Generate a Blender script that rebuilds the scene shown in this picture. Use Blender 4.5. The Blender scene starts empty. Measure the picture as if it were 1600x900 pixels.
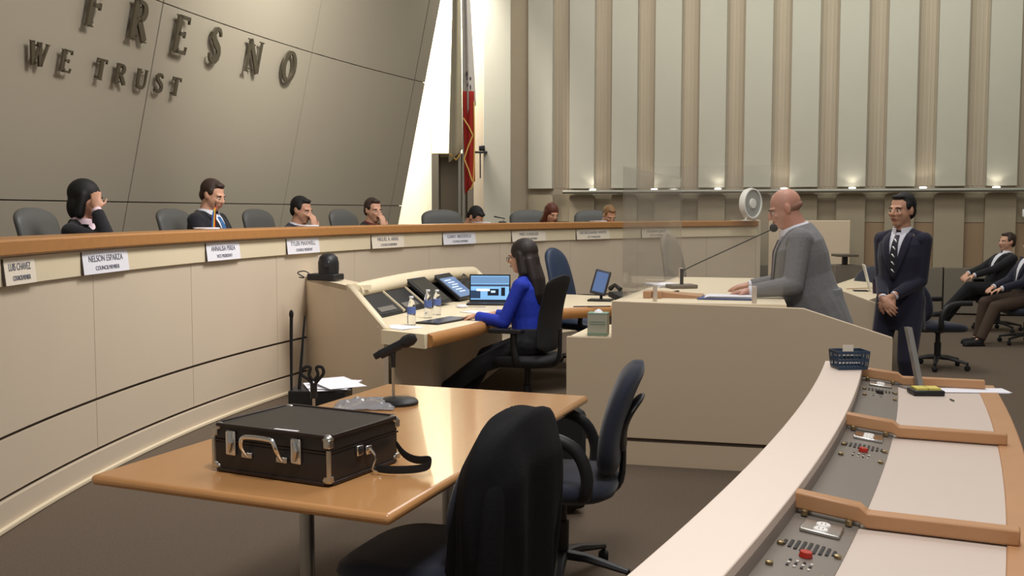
import bpy, bmesh, math, random
from math import sin, cos, pi, radians as R, atan2, sqrt
from mathutils import Vector as V, Matrix, noise
from mathutils.bvhtree import BVHTree
random.seed(7)
SC = bpy.context.scene
COL = SC.collection
# ------------------------------------------------------------------ camera
HC = 1.57; FPX = 1650.0; TH = math.atan(119 / FPX)
cam = bpy.data.cameras.new('camera'); co = bpy.data.objects.new('camera', cam); COL.objects.link(co)
co.location = (0, 0, HC); co.rotation_euler = (pi / 2 - TH, 0, 0)
cam.sensor_width = 36; cam.lens = 36 * FPX / 1600; cam.clip_start = .05; cam.clip_end = 100
SC.camera = co
# ------------------------------------------------------------------ world, lights, exposure
w = bpy.data.worlds.new('world'); SC.world = w; w.use_nodes = True
bg = w.node_tree.nodes['Background']; bg.inputs[0].default_value = (.82, .80, .78, 1); bg.inputs[1].default_value = .34
SC.view_settings.view_transform = 'Standard'; SC.view_settings.look = 'None'
SC.view_settings.gamma = 1; SC.view_settings.exposure = 0; SC.view_settings.use_curve_mapping = False

def area(loc, target, size, power, col=(1, .955, .91), sy=None, spread=None):
    l = bpy.data.lights.new('ceiling_light', 'AREA'); l.energy = power; l.color = col; l.size = size
    if sy: l.shape = 'RECTANGLE'; l.size_y = sy
    if spread: l.spread = R(spread)
    o = bpy.data.objects.new('ceiling_light', l); COL.objects.link(o); o.location = loc
    o.rotation_euler = (V(target) - V(loc)).to_track_quat('-Z', 'Y').to_euler(); return o
area((0.5, 1.5, 5.4), (0.4, 1.6, 0), 1.2, 165)
area((1.6, 6.8, 5.9), (1.4, 6.8, 0), 2.6, 135)
area((1.8, 11.5, 5.9), (1.2, 11.5, 0), 2.6, 120)
area((6.0, 9.5, 5.9), (5.8, 11, 0), 2.4, 45)
area((.6, 6.5, 5.6), (-2.6, 8.5, 1.4), 1.2, 72, spread=100)
area((0.2, 8.6, 6.0), (-2.1, 11.0, 4.5), .5, 62, (1, .98, .9), spread=60)
area((5.0, 13.6, 6.1), (6.2, 17.0, 3.4), 5.0, 112, (.95, .99, .90), 1.0)
area((1.0, 14.6, 6.1), (1.6, 17.9, 3.6), 2.0, 66, (1, .97, .88), 1.0)
area((-2.1, 17.5, 6.2), (-2.0, 19.4, 2.4), 1.0, 260, (1, .95, .85), .5, spread=110)
area((-1.1, 17.3, 6.4), (-1.0, 18.6, 3.4), .6, 50, (1, .95, .85), .3, spread=70)

# ------------------------------------------------------------------ materials
MATS = {}
def mat(name, col, rough=.6, metal=0, spec=.5, var=0, scale=20, bump=0, bscale=None, emit=None, es=1, trans=0, ior=1.45, sheen=0, wood=False, coat=0, alpha=1):
    if name in MATS: return MATS[name]
    m = bpy.data.materials.new(name); m.use_nodes = True; nt = m.node_tree; b = nt.nodes['Principled BSDF']
    b.inputs['Base Color'].default_value = (*col, 1); b.inputs['Roughness'].default_value = rough
    b.inputs['Metallic'].default_value = metal; b.inputs['Specular IOR Level'].default_value = spec
    b.inputs['Transmission Weight'].default_value = trans; b.inputs['IOR'].default_value = ior
    b.inputs['Sheen Weight'].default_value = sheen; b.inputs['Coat Weight'].default_value = coat
    b.inputs['Alpha'].default_value = alpha
    if emit: b.inputs['Emission Color'].default_value = (*emit, 1); b.inputs['Emission Strength'].default_value = es
    if var or bump or wood:
        tc = nt.nodes.new('ShaderNodeTexCoord'); mp = nt.nodes.new('ShaderNodeMapping'); nt.links.new(tc.outputs['Object'], mp.inputs[0])
        if wood: mp.inputs['Scale'].default_value = wood if isinstance(wood, tuple) else (1, 14, 14)
        no = nt.nodes.new('ShaderNodeTexNoise'); no.inputs['Scale'].default_value = scale; no.inputs['Detail'].default_value = 5
        nt.links.new(mp.outputs[0], no.inputs['Vector'])
        if var or wood:
            v = var or .2
            mx = nt.nodes.new('ShaderNodeMix'); mx.data_type = 'RGBA'
            mx.inputs[6].default_value = (*[c * (1 - v) for c in col], 1); mx.inputs[7].default_value = (*[min(1, c * (1 + v)) for c in col], 1)
            nt.links.new(no.outputs['Fac'], mx.inputs[0]); nt.links.new(mx.outputs[2], b.inputs['Base Color'])
        if bump:
            n2 = nt.nodes.new('ShaderNodeTexNoise'); n2.inputs['Scale'].default_value = bscale or scale * 4; n2.inputs['Detail'].default_value = 3
            nt.links.new(tc.outputs['Object'], n2.inputs['Vector'])
            bp = nt.nodes.new('ShaderNodeBump'); bp.inputs['Strength'].default_value = bump; bp.inputs['Distance'].default_value = .01
            nt.links.new(n2.outputs['Fac'], bp.inputs['Height']); nt.links.new(bp.outputs[0], b.inputs['Normal'])
    MATS[name] = m; return m
def srgb(r, g, b):
    f = lambda c: (c / 255 / 12.92) if c <= 10 else ((c / 255 + .055) / 1.055) ** 2.4
    return (f(r), f(g), f(b))
cream = mat('cream_laminate', srgb(209, 194, 173), .45, var=.03, scale=2)
creamhi = mat('pale_cream_laminate', srgb(228, 214, 184), .42, var=.02, scale=3)
ledgem = mat('white_laminate', srgb(232, 215, 202), .38, var=.015, scale=3)
workm = mat('pinkish_grey_laminate', srgb(204, 189, 178), .45, var=.02, scale=3)
podm = mat('podium_laminate', srgb(208, 190, 164), .5, var=.03, scale=1.5)
darkgap = mat('dark_reveal', srgb(70, 58, 48), .7)
woodm = mat('maple_wood', srgb(176, 124, 72), .35, wood=(.6, 9, 9), var=.13, scale=2.2)
woodt = mat('table_maple', srgb(198, 146, 94), .22, wood=(9, .8, 9), var=.07, scale=2.0, coat=.25)
woodd = mat('divider_maple', srgb(184, 138, 98), .4, wood=(2, 2, 9), var=.1, scale=3)
wallm = mat('taupe_wall_panel', srgb(150, 142, 127), .38, var=.03, scale=1.2)
pill = mat('pale_fabric_panel', srgb(184, 180, 166), .9, var=.03, scale=3, bump=.15, bscale=300)
brown = mat('tan_recess_panel', srgb(180, 166, 146), .85, var=.05, scale=2)
brownd = mat('dark_tan_panel', srgb(150, 126, 100), .85, var=.05, scale=2)
lowp = mat('taupe_pilaster', srgb(160, 148, 126), .85, var=.04, scale=2)
greybase = mat('grey_base', srgb(120, 112, 100), .9, var=.05, scale=4)
white = mat('bright_plaster', srgb(240, 232, 205), .8)
carpet = mat('grey_brown_carpet', srgb(106, 94, 82), .98, var=.28, scale=90, bump=.5, bscale=260, spec=.1)
metal = mat('brushed_steel', (.55, .54, .5), .32, 1)
railm = mat('grey_rail_metal', srgb(150, 148, 138), .45, .5)
chrome = mat('chrome', (.75, .75, .74), .16, 1)
letterm = mat('dark_bronze_metal', srgb(100, 93, 78), .34, .6)
black = mat('black_plastic', (.012, .012, .014), .45)
blackm = mat('matte_black', (.01, .01, .011), .8)
blue = mat('navy_upholstery', srgb(30, 35, 52), .85, var=.12, scale=60, bump=.2, bscale=400, sheen=.2)
blueL = mat('dark_blue_leather', srgb(36, 52, 78), .45, var=.06, scale=10)
greyL = mat('charcoal_grey_leather', srgb(82, 82, 80), .5, var=.06, scale=12)
ghost = mat('silver_grey_upholstery', srgb(150, 142, 130), .6, var=.08, scale=20)
meshm = mat('black_mesh_fabric', (.014, .014, .016), .8)
panelg = mat('grey_console_metal', srgb(128, 120, 112), .42, .25, var=.02, scale=6)
brass = mat('aged_brass', srgb(150, 132, 96), .35, .8)
paper = mat('white_paper', srgb(232, 232, 240), .8)
glass = mat('tinted_acrylic', (.40, .37, .31), .04, spec=.5, alpha=.24)
clear = mat('clear_plastic', (.93, .95, .97), .05, trans=1, ior=1.3)
ink = mat('grey_ink', srgb(118, 118, 128), .8)
red = mat('red_plastic', srgb(176, 44, 30), .4)

# ------------------------------------------------------------------ mesh helpers
class MB:
    def __init__(s): s.v = []; s.f = []
    def add(s, vs, fs):
        o = len(s.v); s.v += [tuple(p) for p in vs]; s.f += [tuple(i + o for i in f) for f in fs]; return s
    def box(s, c, size, rz=0, M=None):
        hx, hy, hz = [k / 2 for k in size]; pts = [V((x, y, z)) for z in (-hz, hz) for x, y in ((-hx, -hy), (hx, -hy), (hx, hy), (-hx, hy))]
        m = M if M is not None else Matrix.Rotation(rz, 3, 'Z'); c = V(c)
        return s.add([m @ p + c for p in pts], [(3, 2, 1, 0), (4, 5, 6, 7), (0, 1, 5, 4), (1, 2, 6, 5), (2, 3, 7, 6), (3, 0, 4, 7)])
    def prism(s, poly, z0, z1, M=None, off=(0, 0, 0)):
        n = len(poly)
        a = sum(poly[i][0] * poly[(i + 1) % n][1] - poly[(i + 1) % n][0] * poly[i][1] for i in range(n))
        if a < 0: poly = poly[::-1]
        vs = [V((x, y, z)) for z in (z0, z1) for x, y in poly]
        if M is not None: vs = [M @ p + V(off) for p in vs]
        return s.add(vs, [tuple(range(n - 1, -1, -1)), tuple(range(n, 2 * n))] + [(i, (i + 1) % n, n + (i + 1) % n, n + i) for i in range(n)])
    def loft(s, rings, caps=True, closed=True):
        n = len(rings[0]); vs = [p for r in rings for p in r]; fs = []
        for i in range(len(rings) - 1):
            for j in range(n if closed else n - 1):
                k = (j + 1) % n; fs.append((i * n + j, i * n + k, (i + 1) * n + k, (i + 1) * n + j))
        if caps: fs += [tuple(range(n - 1, -1, -1)), tuple(range((len(rings) - 1) * n, len(rings) * n))]
        return s.add(vs, fs)
    def tube(s, pts, r, n=8, flat=None, cr=True):
        pts = [V(p) for p in pts]; rs = list(r) if isinstance(r, (list, tuple)) else [r] * len(pts); rings = []
        if len(pts) >= 4 and cr:
            P, Q = [], []; m_ = len(pts)
            for i in range(m_ - 1):
                a, b, c, d = pts[max(i - 1, 0)], pts[i], pts[i + 1], pts[min(i + 2, m_ - 1)]
                for q in range(4):
                    t = q / 4; P.append(.5 * ((2 * b) + (c - a) * t + (2 * a - 5 * b + 4 * c - d) * t * t + (3 * b - a - 3 * c + d) * t ** 3)); Q.append(rs[i] * (1 - t) + rs[i + 1] * t)
            pts, rs = P + [pts[-1]], Q + [rs[-1]]
        ref = None
        for i, p in enumerate(pts):
            d = (pts[min(i + 1, len(pts) - 1)] - pts[max(i - 1, 0)]).normalized()
            if ref is None: ref = V((0, 0, 1)) if abs(d.z) < .9 else V((1, 0, 0))
            a = d.cross(ref).normalized(); b = a.cross(d).normalized(); ref = b
            fl = flat or (1, 1)
            rings.append([p + (a * cos(t) * fl[0] + b * sin(t) * fl[1]) * rs[i] for t in [2 * pi * k / n for k in range(n)]])
        return s.loft([q[::-1] for q in rings])
    def ell(s, c, rad, M=None, nu=14, nv=9):
        c = V(c); M = M or Matrix.Identity(3); vs = [c + M @ V((0, 0, -rad[2]))]; fs = []
        for j in range(1, nv):
            a = -pi / 2 + pi * j / nv
            for i in range(nu):
                t = 2 * pi * i / nu; vs.append(c + M @ V((rad[0] * cos(a) * cos(t), rad[1] * cos(a) * sin(t), rad[2] * sin(a))))
        vs.append(c + M @ V((0, 0, rad[2]))); T = len(vs) - 1
        for i in range(nu):
            k = (i + 1) % nu; fs.append((0, 1 + k, 1 + i)); fs.append((T, T - nu + i, T - nu + k))
            for j in range(nv - 2): a = 1 + j * nu; fs.append((a + i, a + k, a + nu + k, a + nu + i))
        return s.add(vs, fs)
    def cone(s, p0, r0, p1, r1, n=12, ends=True):
        p0, p1 = V(p0), V(p1); s.tube([p0, p1], [r0, r1], n)
        if ends: s.ell(p0, (r0,) * 3, nu=n, nv=7); s.ell(p1, (r1,) * 3, nu=n, nv=7)
        return s
    def lathe(s, prof, c=(0, 0, 0), n=24, M=None):
        M = M or Matrix.Identity(3); c = V(c)
        return s.loft([[c + M @ V((r * cos(2 * pi * k / n), r * sin(2 * pi * k / n), z)) for k in range(n)] for r, z in prof])
    def arc(s, c, r0, r1, a0, a1, z0, z1, n=None):
        "arc solid; r0/r1 may be (bottom,top) pairs; angles in degrees"
        a0, a1 = R(a0), R(a1); rb0, rt0 = r0 if isinstance(r0, tuple) else (r0, r0); rb1, rt1 = r1 if isinstance(r1, tuple) else (r1, r1)
        zi, zo = z1 if isinstance(z1, tuple) else (z1, z1)
        n = n or max(1, int(abs(a1 - a0) / R(1)) + 1); rings = []
        for i in range(n + 1):
            a = a0 + (a1 - a0) * i / n; ca, sa = cos(a), sin(a)
            P = lambda r, z: (c[0] + r * ca, c[1] + r * sa, z)
            rings.append([P(rb0, z0), P(rb1, z0), P(rt1, zo), P(rt0, zi)])
        return s.loft(rings)
    def build(s, name, m, parent=None, smooth=None, bevel=0, remesh=0, sm=4, solid=0, kind=None, label=None, sub=0):
        me = bpy.data.meshes.new(name); me.from_pydata(s.v, [], s.f); me.update()
        b = bmesh.new(); b.from_mesh(me); bmesh.ops.recalc_face_normals(b, faces=b.faces); b.to_mesh(me); b.free()
        me.materials.append(m); o = bpy.data.objects.new(name, me); COL.objects.link(o)
        if parent is not None: o.parent = parent
        if smooth is None: smooth = 40
        if smooth or remesh:
            me.polygons.foreach_set('use_smooth', [True] * len(me.polygons))
            if not remesh and smooth < 180: me.set_sharp_from_angle(angle=R(smooth))
        if solid: q = o.modifiers.new('s', 'SOLIDIFY'); q.thickness = solid; q.offset = 0
        if sub: q = o.modifiers.new('u', 'SUBSURF'); q.levels = q.render_levels = sub
        if bevel: q = o.modifiers.new('b', 'BEVEL'); q.width = bevel; q.segments = 2; q.limit_method = 'ANGLE'; q.angle_limit = R(40); q.harden_normals = False
        if remesh:
            q = o.modifiers.new('r', 'REMESH'); q.mode = 'VOXEL'; q.voxel_size = remesh; q.use_smooth_shade = True
            q = o.modifiers.new('m', 'SMOOTH'); q.factor = .5; q.iterations = sm
        if kind: o['kind'] = kind
        if label: o['label'] = label
        return o
def thing(name, label, cat, loc=(0, 0, 0), rz=0, group=None, M=None):
    o = bpy.data.objects.new(name, None); COL.objects.link(o); o.empty_display_size = .1
    o.location = loc; o.rotation_euler = M.to_euler() if M is not None else (0, 0, rz); o['label'] = label; o['category'] = cat
    if group: o['group'] = group
    return o
def tag(o, label, cat, group=None):
    o['label'] = label; o['category'] = cat
    if group: o['group'] = group
    return o
def text(s, size, m, parent, loc, rot, ext=.0015, name='lettering', sx=1):
    c = bpy.data.curves.new(name, 'FONT'); c.body = s; c.size = size; c.extrude = ext; c.align_x = 'CENTER'; c.align_y = 'CENTER'
    c.materials.append(m); t = bpy.data.objects.new(name, c); me = bpy.data.meshes.new_from_object(t); bpy.data.objects.remove(t)
    o = bpy.data.objects.new(name, me); COL.objects.link(o); o.parent = parent; o.location = loc; o.rotation_euler = rot
    o.scale = (sx, 1, 1); return o
# measuring helpers: where the sight line of a survey point meets a known real plane
def ray(x, y):
    u = (x - 800) / FPX; v = -(y - 450) / FPX
    return V((u, cos(TH) + v * sin(TH), -sin(TH) + v * cos(TH)))
def onz(x, y, z=0):
    r = ray(x, y); return r * ((z - HC) / r.z) + V((0, 0, HC))
def atY(x, y, Y):
    r = ray(x, y); return r * (Y / r.y) + V((0, 0, HC))
def polar(c, r, a, z=0): return V((c[0] + r * cos(R(a)), c[1] + r * sin(R(a)), z))
def lerp(a, b, t): return a + (b - a) * t

# ================================================================== SETTING
f = MB().box((2.5, 8.5, -.05), (16, 23, .1)).build('floor', carpet, kind='structure')
# far wall: bays of a pale fabric panel and a ribbed tan recess
AL = .29; D = .72
wd = V((cos(AL), -sin(AL), 0)); wn = V((-sin(AL), -cos(AL), 0)); W0 = V((.69, 18.0, 0)); WM = Matrix.Rotation(-AL, 3, 'Z')
def wp(s, n=0, z=0): return W0 + wd * s + wn * n + V((0, 0, z))
wb = MB(); wb.box(wp(3.9, -.16, 3.3), (10.6, .12, 6.6), M=WM)
wall_back = wb.build('wall_back', brown, kind='structure')
rail_z = 1.93
for k in range(-1, 12):
    s0 = k * D if k >= 0 else -.72
    # strip [0,.29] brown, [.29,.72] pale
    q = MB().box(wp(s0 + .505, -.035, 4.28), (.43, .13, 4.64), M=WM).build('fabric_panel', pill, wall_back, bevel=.008)
    if k >= 0:
        for j in range(4):
            MB().box(wp(s0 + .05 + j * .063, -.096, 4.28), (.034, .010, 4.62), M=WM).build('rib', brown, wall_back)
    # below the rail: pilaster with rounded top, and two-tone recess
    a = .06; hw = .215; z1 = 1.86; pl = [(-hw, 0), (hw, 0)]
    for i in range(7): t = pi / 2 * i / 6; pl.append((hw - a + a * cos(t), z1 - .72 - a + a * sin(t)))
    for i in range(7): t = pi / 2 + pi / 2 * i / 6; pl.append((-hw + a + a * cos(t), z1 - .72 - a + a * sin(t)))
    Mx = WM @ Matrix.Rotation(pi / 2, 3, 'X')
    MB().prism(pl, -.05, .05, M=Mx, off=wp(s0 + .505, -.05, .72)).build('pilaster', lowp, wall_back)
    if k >= 0:
        MB().box(wp(s0 + .145, -.09, 1.06), (.286, .02, .68), M=WM).build('lower_panel', brownd, wall_back)
        MB().box(wp(s0 + .145, -.09, 1.64), (.286, .02, .46), M=WM).build('upper_panel', lowp, wall_back)
for k in range(3):
    MB().box(wp(-.2 + 1.6 + k * 3.2, .02, .37), (3.18, .16, .70), M=WM).build('base_panel', greybase, wall_back, bevel=.01)
rail = thing('uplight_rail', 'long grey metal uplight rail running across the ribbed back wall', 'light rail', (0, 0, 0))
MB().box(wp(4.1, .10, rail_z - .015), (7.75, .16, .03), M=WM).build('trough', railm, rail, bevel=.008)
MB().tube([wp(.22, .17, rail_z - .03), wp(7.97, .17, rail_z - .03)], .03, 12).build('tube', railm, rail)
warm = mat('lamp_glow', (1, .95, .85), .5, emit=(1, .93, .8), es=6)
for i in range(8):
    s = .72 + i * 1.03
    MB().lathe([(.001, 0), (.05, 0), (.055, .015), (.04, .022), (.001, .022)], wp(s, .12, rail_z), 14).build('lamp', warm, rail)
    l = bpy.data.lights.new('uplight', 'SPOT'); l.energy = 1.3; l.color = (1, .95, .82); l.spot_size = R(120); l.shadow_soft_size = .04
    o = bpy.data.objects.new('uplight', l); COL.objects.link(o); o.location = wp(s, .12, rail_z + .05); o.rotation_euler = (pi + .0, 0, 0)
# left end of the back wall: proud column, side return and bright recess with a service door
MB().box((-.25, 18.05, 3.3), (.46, .34, 6.6)).build('wall_column', pill, kind='structure', bevel=.01)
MB().box((-.575, 18.5, 3.3), (.18, .3, 6.6)).build('wall_return', brown, kind='structure')
MB().box((-2.6, 18.95, 3.3), (4.2, .1, 6.6)).build('wall_left', white, kind='structure')
MB().box((-1.03, 18.62, 4.62), (.74, .5, 4.1)).build('wall_soffit', white, kind='structure', bevel=.01)
dk = mat('grey_door_frame', srgb(92, 84, 72), .6)
dr = MB().box((-1.33, 18.6, 1.28), (.12, .5, 2.56)).box((-.72, 18.6, 1.28), (.1, .5, 2.56)).build('door_1', dk, kind='structure')
MB().box((-1.02, 18.82, 1.27), (.5, .05, 2.52)).build('door_leaf', mat('grey_door', srgb(128, 118, 100), .5), dr, bevel=.005)
MB().tube([(-.84, 18.78, 1.0), (-.84, 18.78, 1.14)], .012).build('door_handle', metal, dr)
MB().box((8.95, 8.5, 3.3), (.1, 16, 6.6)).build('wall_right', pill, kind='structure')
# platform of the dais
CD = (10.23, 5.257); RD = 12.74
MB().arc(CD, RD + .06, 17.0, 118.5, 205, 0, .35, 60).build('dais_platform', carpet, kind='structure')

# ------------------------------------------------------------------ leaning letter wall (panels of an inverted cone)
CW = (25.0692, 3.9051); RW = 29.18172; KW = .22542534
def cw(phi, z, off=0):
    r = RW - KW * (z - 1.6) - off; return polar(CW, r, phi, z)
lw = thing('leaning_panel_wall', 'tall taupe curved panelled wall leaning forward behind the council seats', 'wall')
lw['kind'] = 'structure'
def wall_panel(a0, a1, z0, z1, n=8):
    mb = MB(); rings = []
    for i in range(n + 1):
        a = lerp(a0, a1, i / n)
        rings.append([cw(a, z0, 0), cw(a, z0, -.08), cw(a, z1, -.08), cw(a, z1, 0)])
    mb.loft(rings); return mb
cols = [(156.86, 156.25), (162.40, 156.90), (168.52, 162.44), (174.7, 168.56), (181, 174.74), (188, 181.04)]
for a1, a0 in cols:
    for z0, z1 in ((.40, 1.655), (1.665, 3.435), (3.445, 5.2), (5.21, 6.5)):
        wall_panel(a0, a1, z0, z1, 2 if a1 - a0 < 1 else 8).build('wall_panel', wallm, lw)
mb = MB(); mb.loft([[cw(a, .4, -.03), cw(a, .4, -.10), cw(a, 6.5, -.10), cw(a, 6.5, -.03)] for a in [156.3 + i * 1.6 for i in range(20)]])
mb.build('panel_backing', darkgap, lw)
# serif letters -------------------------------------------------
def stroke(mb, p, q, w, t=.035):
    p, q = V((*p, 0)), V((*q, 0)); d = (q - p).normalized(); n = V((-d.y, d.x, 0)) * w / 2
    mb.prism([(a.x, a.y) for a in (p - n, q - n, q + n, p + n)], 0, t)
def ribbon(mb, pts, ws, t=.035):
    pts = [V((*p, 0)) for p in pts]; L = []; Rr = []
    for i, p in enumerate(pts):
        d = (pts[min(i + 1, len(pts) - 1)] - pts[max(i - 1, 0)]).normalized(); n = V((-d.y, d.x, 0)) * ws[i] / 2
        L.append(p + n); Rr.append(p - n)
    mb.loft([[(a.x, a.y, 0), (b.x, b.y, 0), (b.x, b.y, t), (a.x, a.y, t)] for a, b in zip(L, Rr)])
K, k = .20, .105   # thick, thin
def serif(mb, x, y, w=.24): mb.prism([(x - w / 2, y), (x + w / 2, y), (x + w / 2, y + .035), (x - w / 2, y + .035)], 0, .035)
def letter(ch):
    m = MB()
    if ch in 'FRE':
        stroke(m, (.14, 0), (.14, 1), K); serif(m, .14, 0, .3); serif(m, .12, .965, .26)
    if ch in 'FE':
        stroke(m, (.14, .965), (.60, .965), k); stroke(m, (.14, .52), (.48, .52), k)
        stroke(m, (.58, 1), (.61, .82), .05); stroke(m, (.47, .60), (.47, .43), .045)
        if ch == 'E': stroke(m, (.14, .035), (.62, .035), k); stroke(m, (.61, 0), (.65, .2), .05)
    if ch == 'R':
        pts = [(.14, .965)] + [(.33 + .21 * cos(a), .745 + .22 * sin(a)) for a in [pi / 2 - pi * i / 8 for i in range(9)]] + [(.14, .525)]
        ribbon(m, pts, [k, k, .12, .16, .19, .20, .19, .16, .12, k, k]); stroke(m, (.32, .53), (.68, .03), K); serif(m, .68, 0, .2)
    if ch == 'S':
        pts = [(.53, .78), (.50, .88), (.42, .955), (.32, .97), (.21, .93), (.15, .83), (.16, .71), (.25, .61), (.38, .52), (.50, .42), (.55, .29), (.51, .15), (.42, .06), (.30, .03), (.18, .07), (.11, .15), (.09, .25)]
        ribbon(m, pts, [.08, .09, .10, .12, .16, .18, .19, .20, .21, .20, .19, .18, .16, .12, .10, .09, .08])
    if ch == 'N':
        stroke(m, (.10, 0), (.10, 1), .075); stroke(m, (.10, .97), (.74, .03), .18); stroke(m, (.76, 0), (.76, 1), .075); serif(m, .10, 0); serif(m, .76, .965); serif(m, .06, .965, .2)
    if ch == 'O':
        n = 20; pts = [(.40 + .33 * cos(2 * pi * i / n), .5 + .47 * sin(2 * pi * i / n)) for i in range(n + 1)]
        ribbon(m, pts, [.10 + .10 * abs(cos(2 * pi * i / n)) for i in range(n + 1)])
    if ch == 'W':
        for p, q, ww in (((.05, 1), (.30, 0), .2), ((.30, 0), (.50, .95), k), ((.46, 1), (.72, 0), .2), ((.72, 0), (.95, 1), k)): stroke(m, p, q, ww)
        serif(m, .05, .965); serif(m, .47, .965); serif(m, .95, .965)
    if ch == 'T':
        stroke(m, (.35, 0), (.35, 1), K); serif(m, .35, 0, .32); stroke(m, (.04, .965), (.66, .965), k); stroke(m, (.05, 1), (.04, .8), .05); stroke(m, (.65, 1), (.66, .8), .05)
    if ch == 'U':
        pts = [(.13, 1), (.13, .35), (.17, .16), (.28, .05), (.40, .03), (.52, .06), (.62, .17), (.65, .35), (.65, 1)]
        ribbon(m, pts, [.2, .2, .19, .16, .13, k, k, k, k]); serif(m, .13, .965); serif(m, .65, .965)
    return m
def cone_phi(x, y):
    r = ray(x, y); A0 = RW - KW * (HC - 1.6); B0 = -KW * r.z; a = r.x ** 2 + r.y ** 2 - B0 ** 2; b = -2 * (r.x * CW[0] + r.y * CW[1]) - 2 * A0 * B0
    c = CW[0] ** 2 + CW[1] ** 2 - A0 * A0; t = (-b + sqrt(b * b - 4 * a * c)) / 2 / a; p = r * t
    return math.degrees(atan2(p.y - CW[1], p.x - CW[0]))
def put_letter(ch, px, py, z, h, wide, label, group):
    phi = cone_phi(px, py); rad = V((cos(R(phi)), sin(R(phi)), 0)); tang = V((sin(R(phi)), -cos(R(phi)), 0))   # reading direction
    up = (V((0, 0, 1)) - rad * KW).normalized(); nn = tang.cross(up).normalized(); M = Matrix((tang, up, nn)).transposed()
    e = thing('wall_letter', label, 'letter', cw(phi, z, .03), group=group, M=M)
    m = letter(ch); cx = (max(v[0] for v in m.v) + min(v[0] for v in m.v)) / 2
    m.v = [((x - cx) * h * wide, y * h, zz * h * (1.8 if h > .3 else 2.6) + .012) for x, y, zz in m.v]; m.build('letter_face', letterm, e, smooth=30)
    for x, y in ((0, .12 * h), (0, .85 * h)): MB().tube([(x, y, -.03), (x, y, .02)], .008, 6).build('standoff', letterm, e)
for ch, px, py, l in (('F', 139, 20, 'large raised metal letter F, cut off by the top of the photo'), ('R', 209, 40, 'large raised metal letter R between the F and the E'),
                      ('E', 275, 58, 'large raised metal letter E beside the upright wall joint'), ('S', 329, 74, 'large raised metal letter S after the large E'),
                      ('N', 390, 86, 'large raised metal letter N between the large S and O'), ('O', 446, 100, 'large raised metal letter O at the right end of the word')):
    put_letter(ch, px, py, 3.045, .34, 1.05, l, 'large raised wall letters')
for ch, px, l in (('W', 44, 'small raised metal letter W at the left of the lower line'), ('E', 90, 'small raised metal letter E right after the W'), ('T', 147, 'small raised metal letter T starting the second word'),
                  ('R', 180, 'small raised metal letter R in the lower line'), ('U', 214, 'small raised metal letter U left of the wall joint'), ('S', 243, 'small raised metal letter S right of the wall joint'),
                  ('T', 270, 'small raised metal letter T at the end of the lower line')):
    put_letter(ch, px, 120, 2.66, .172, 1.3, l, 'small raised wall letters')

# ================================================================== DAIS
A0, A1 = 120.6, 205
da = thing('council_dais', 'long curved cream council dais with a wooden top edge', 'dais')
seams = [120.6, 125.19, 131.7, 138.01, 144.53, 150.86, 157.28, 163.47, 169.6, 175.66, 182.0, 188.2, 194.4, 200.6, 205]
MB().arc(CD, RD + .02, RD + .06, A0, A1, 0, 1.42).build('core', darkgap, da)
for a, b in zip(seams, seams[1:]):
    e = .012
    MB().arc(CD, RD, RD + .03, a + e, b - e, .465, 1.205).build('panel', cream, da)
    MB().arc(CD, RD, RD + .03, a + e, b - e, .165, .445).build('lower_panel', cream, da)
MB().arc(CD, RD - .015, RD + .03, A0, A1, .02, .145).build('plinth', cream, da)
MB().arc(CD, RD - .035, RD - .012, A0, A1, 0, .03).build('plinth_bead', creamhi, da, bevel=.008)
MB().arc(CD, RD - .02, RD + .03, A0, A1, 1.205, 1.345).build('fascia', creamhi, da)
MB().arc(CD, RD - .055, RD + .28, A0, A1, 1.35, 1.435).build('wood_cap', woodm, da, bevel=.012)
MB().arc(CD, RD + .06, RD + .62, A0, A1, 1.10, 1.14).build('worktop', creamhi, da)
e = polar(CD, RD + .3, A0 - .25)
MB().box((e.x, e.y, .72), (.6, .09, 1.44), rz=R(A0)).build('end_panel', cream, da, bevel=.01)
MB().box((4.55, 16.2, .72), (1.2, .08, 1.44), rz=-AL).build('side_screen', podm, bevel=.01)
tag(bpy.data.objects['side_screen'], 'plain tan screen wall standing at the far end of the dais', 'screen')
# nameplates
plates = [((180.5, 178.97), 'LUIS CHAVEZ', 'COUNCILMEMBER', 'name card cut off by the left edge of the photo'),
          ((176.48, 173.82), 'NELSON ESPARZA', 'COUNCILMEMBER', 'bright white name card below the woman shading her face'),
          ((168.77, 166.39), 'ANNALISA PEREA', 'VICE PRESIDENT', 'white name card below the man with the blue tie'),
          ((162.87, 160.32), 'TYLER MAXWELL', 'COUNCIL PRESIDENT', 'white name card below the man holding a hand to his mouth'),
          ((156.02, 153.25), 'MIGUEL A. ARIAS', 'COUNCILMEMBER', 'cream name card below the man resting his chin on his hand'),
          ((149.83, 146.91), 'GARRY BREDEFELD', 'COUNCILMEMBER', 'white name card below the person with lowered black hair'),
          ((143.59, 140.46), 'MIKE KARBASSI', 'COUNCILMEMBER', 'cream name card behind the head of the woman in blue'),
          ((137.59, 134.47), 'GEORGEANNE WHITE', 'CITY MANAGER', 'cream name card below the bowed fair-haired person'),
          ((131.46, 128.74), 'ANDREW JANZ', 'CITY ATTORNEY', 'cream name card seen through the acrylic shield')]
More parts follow.
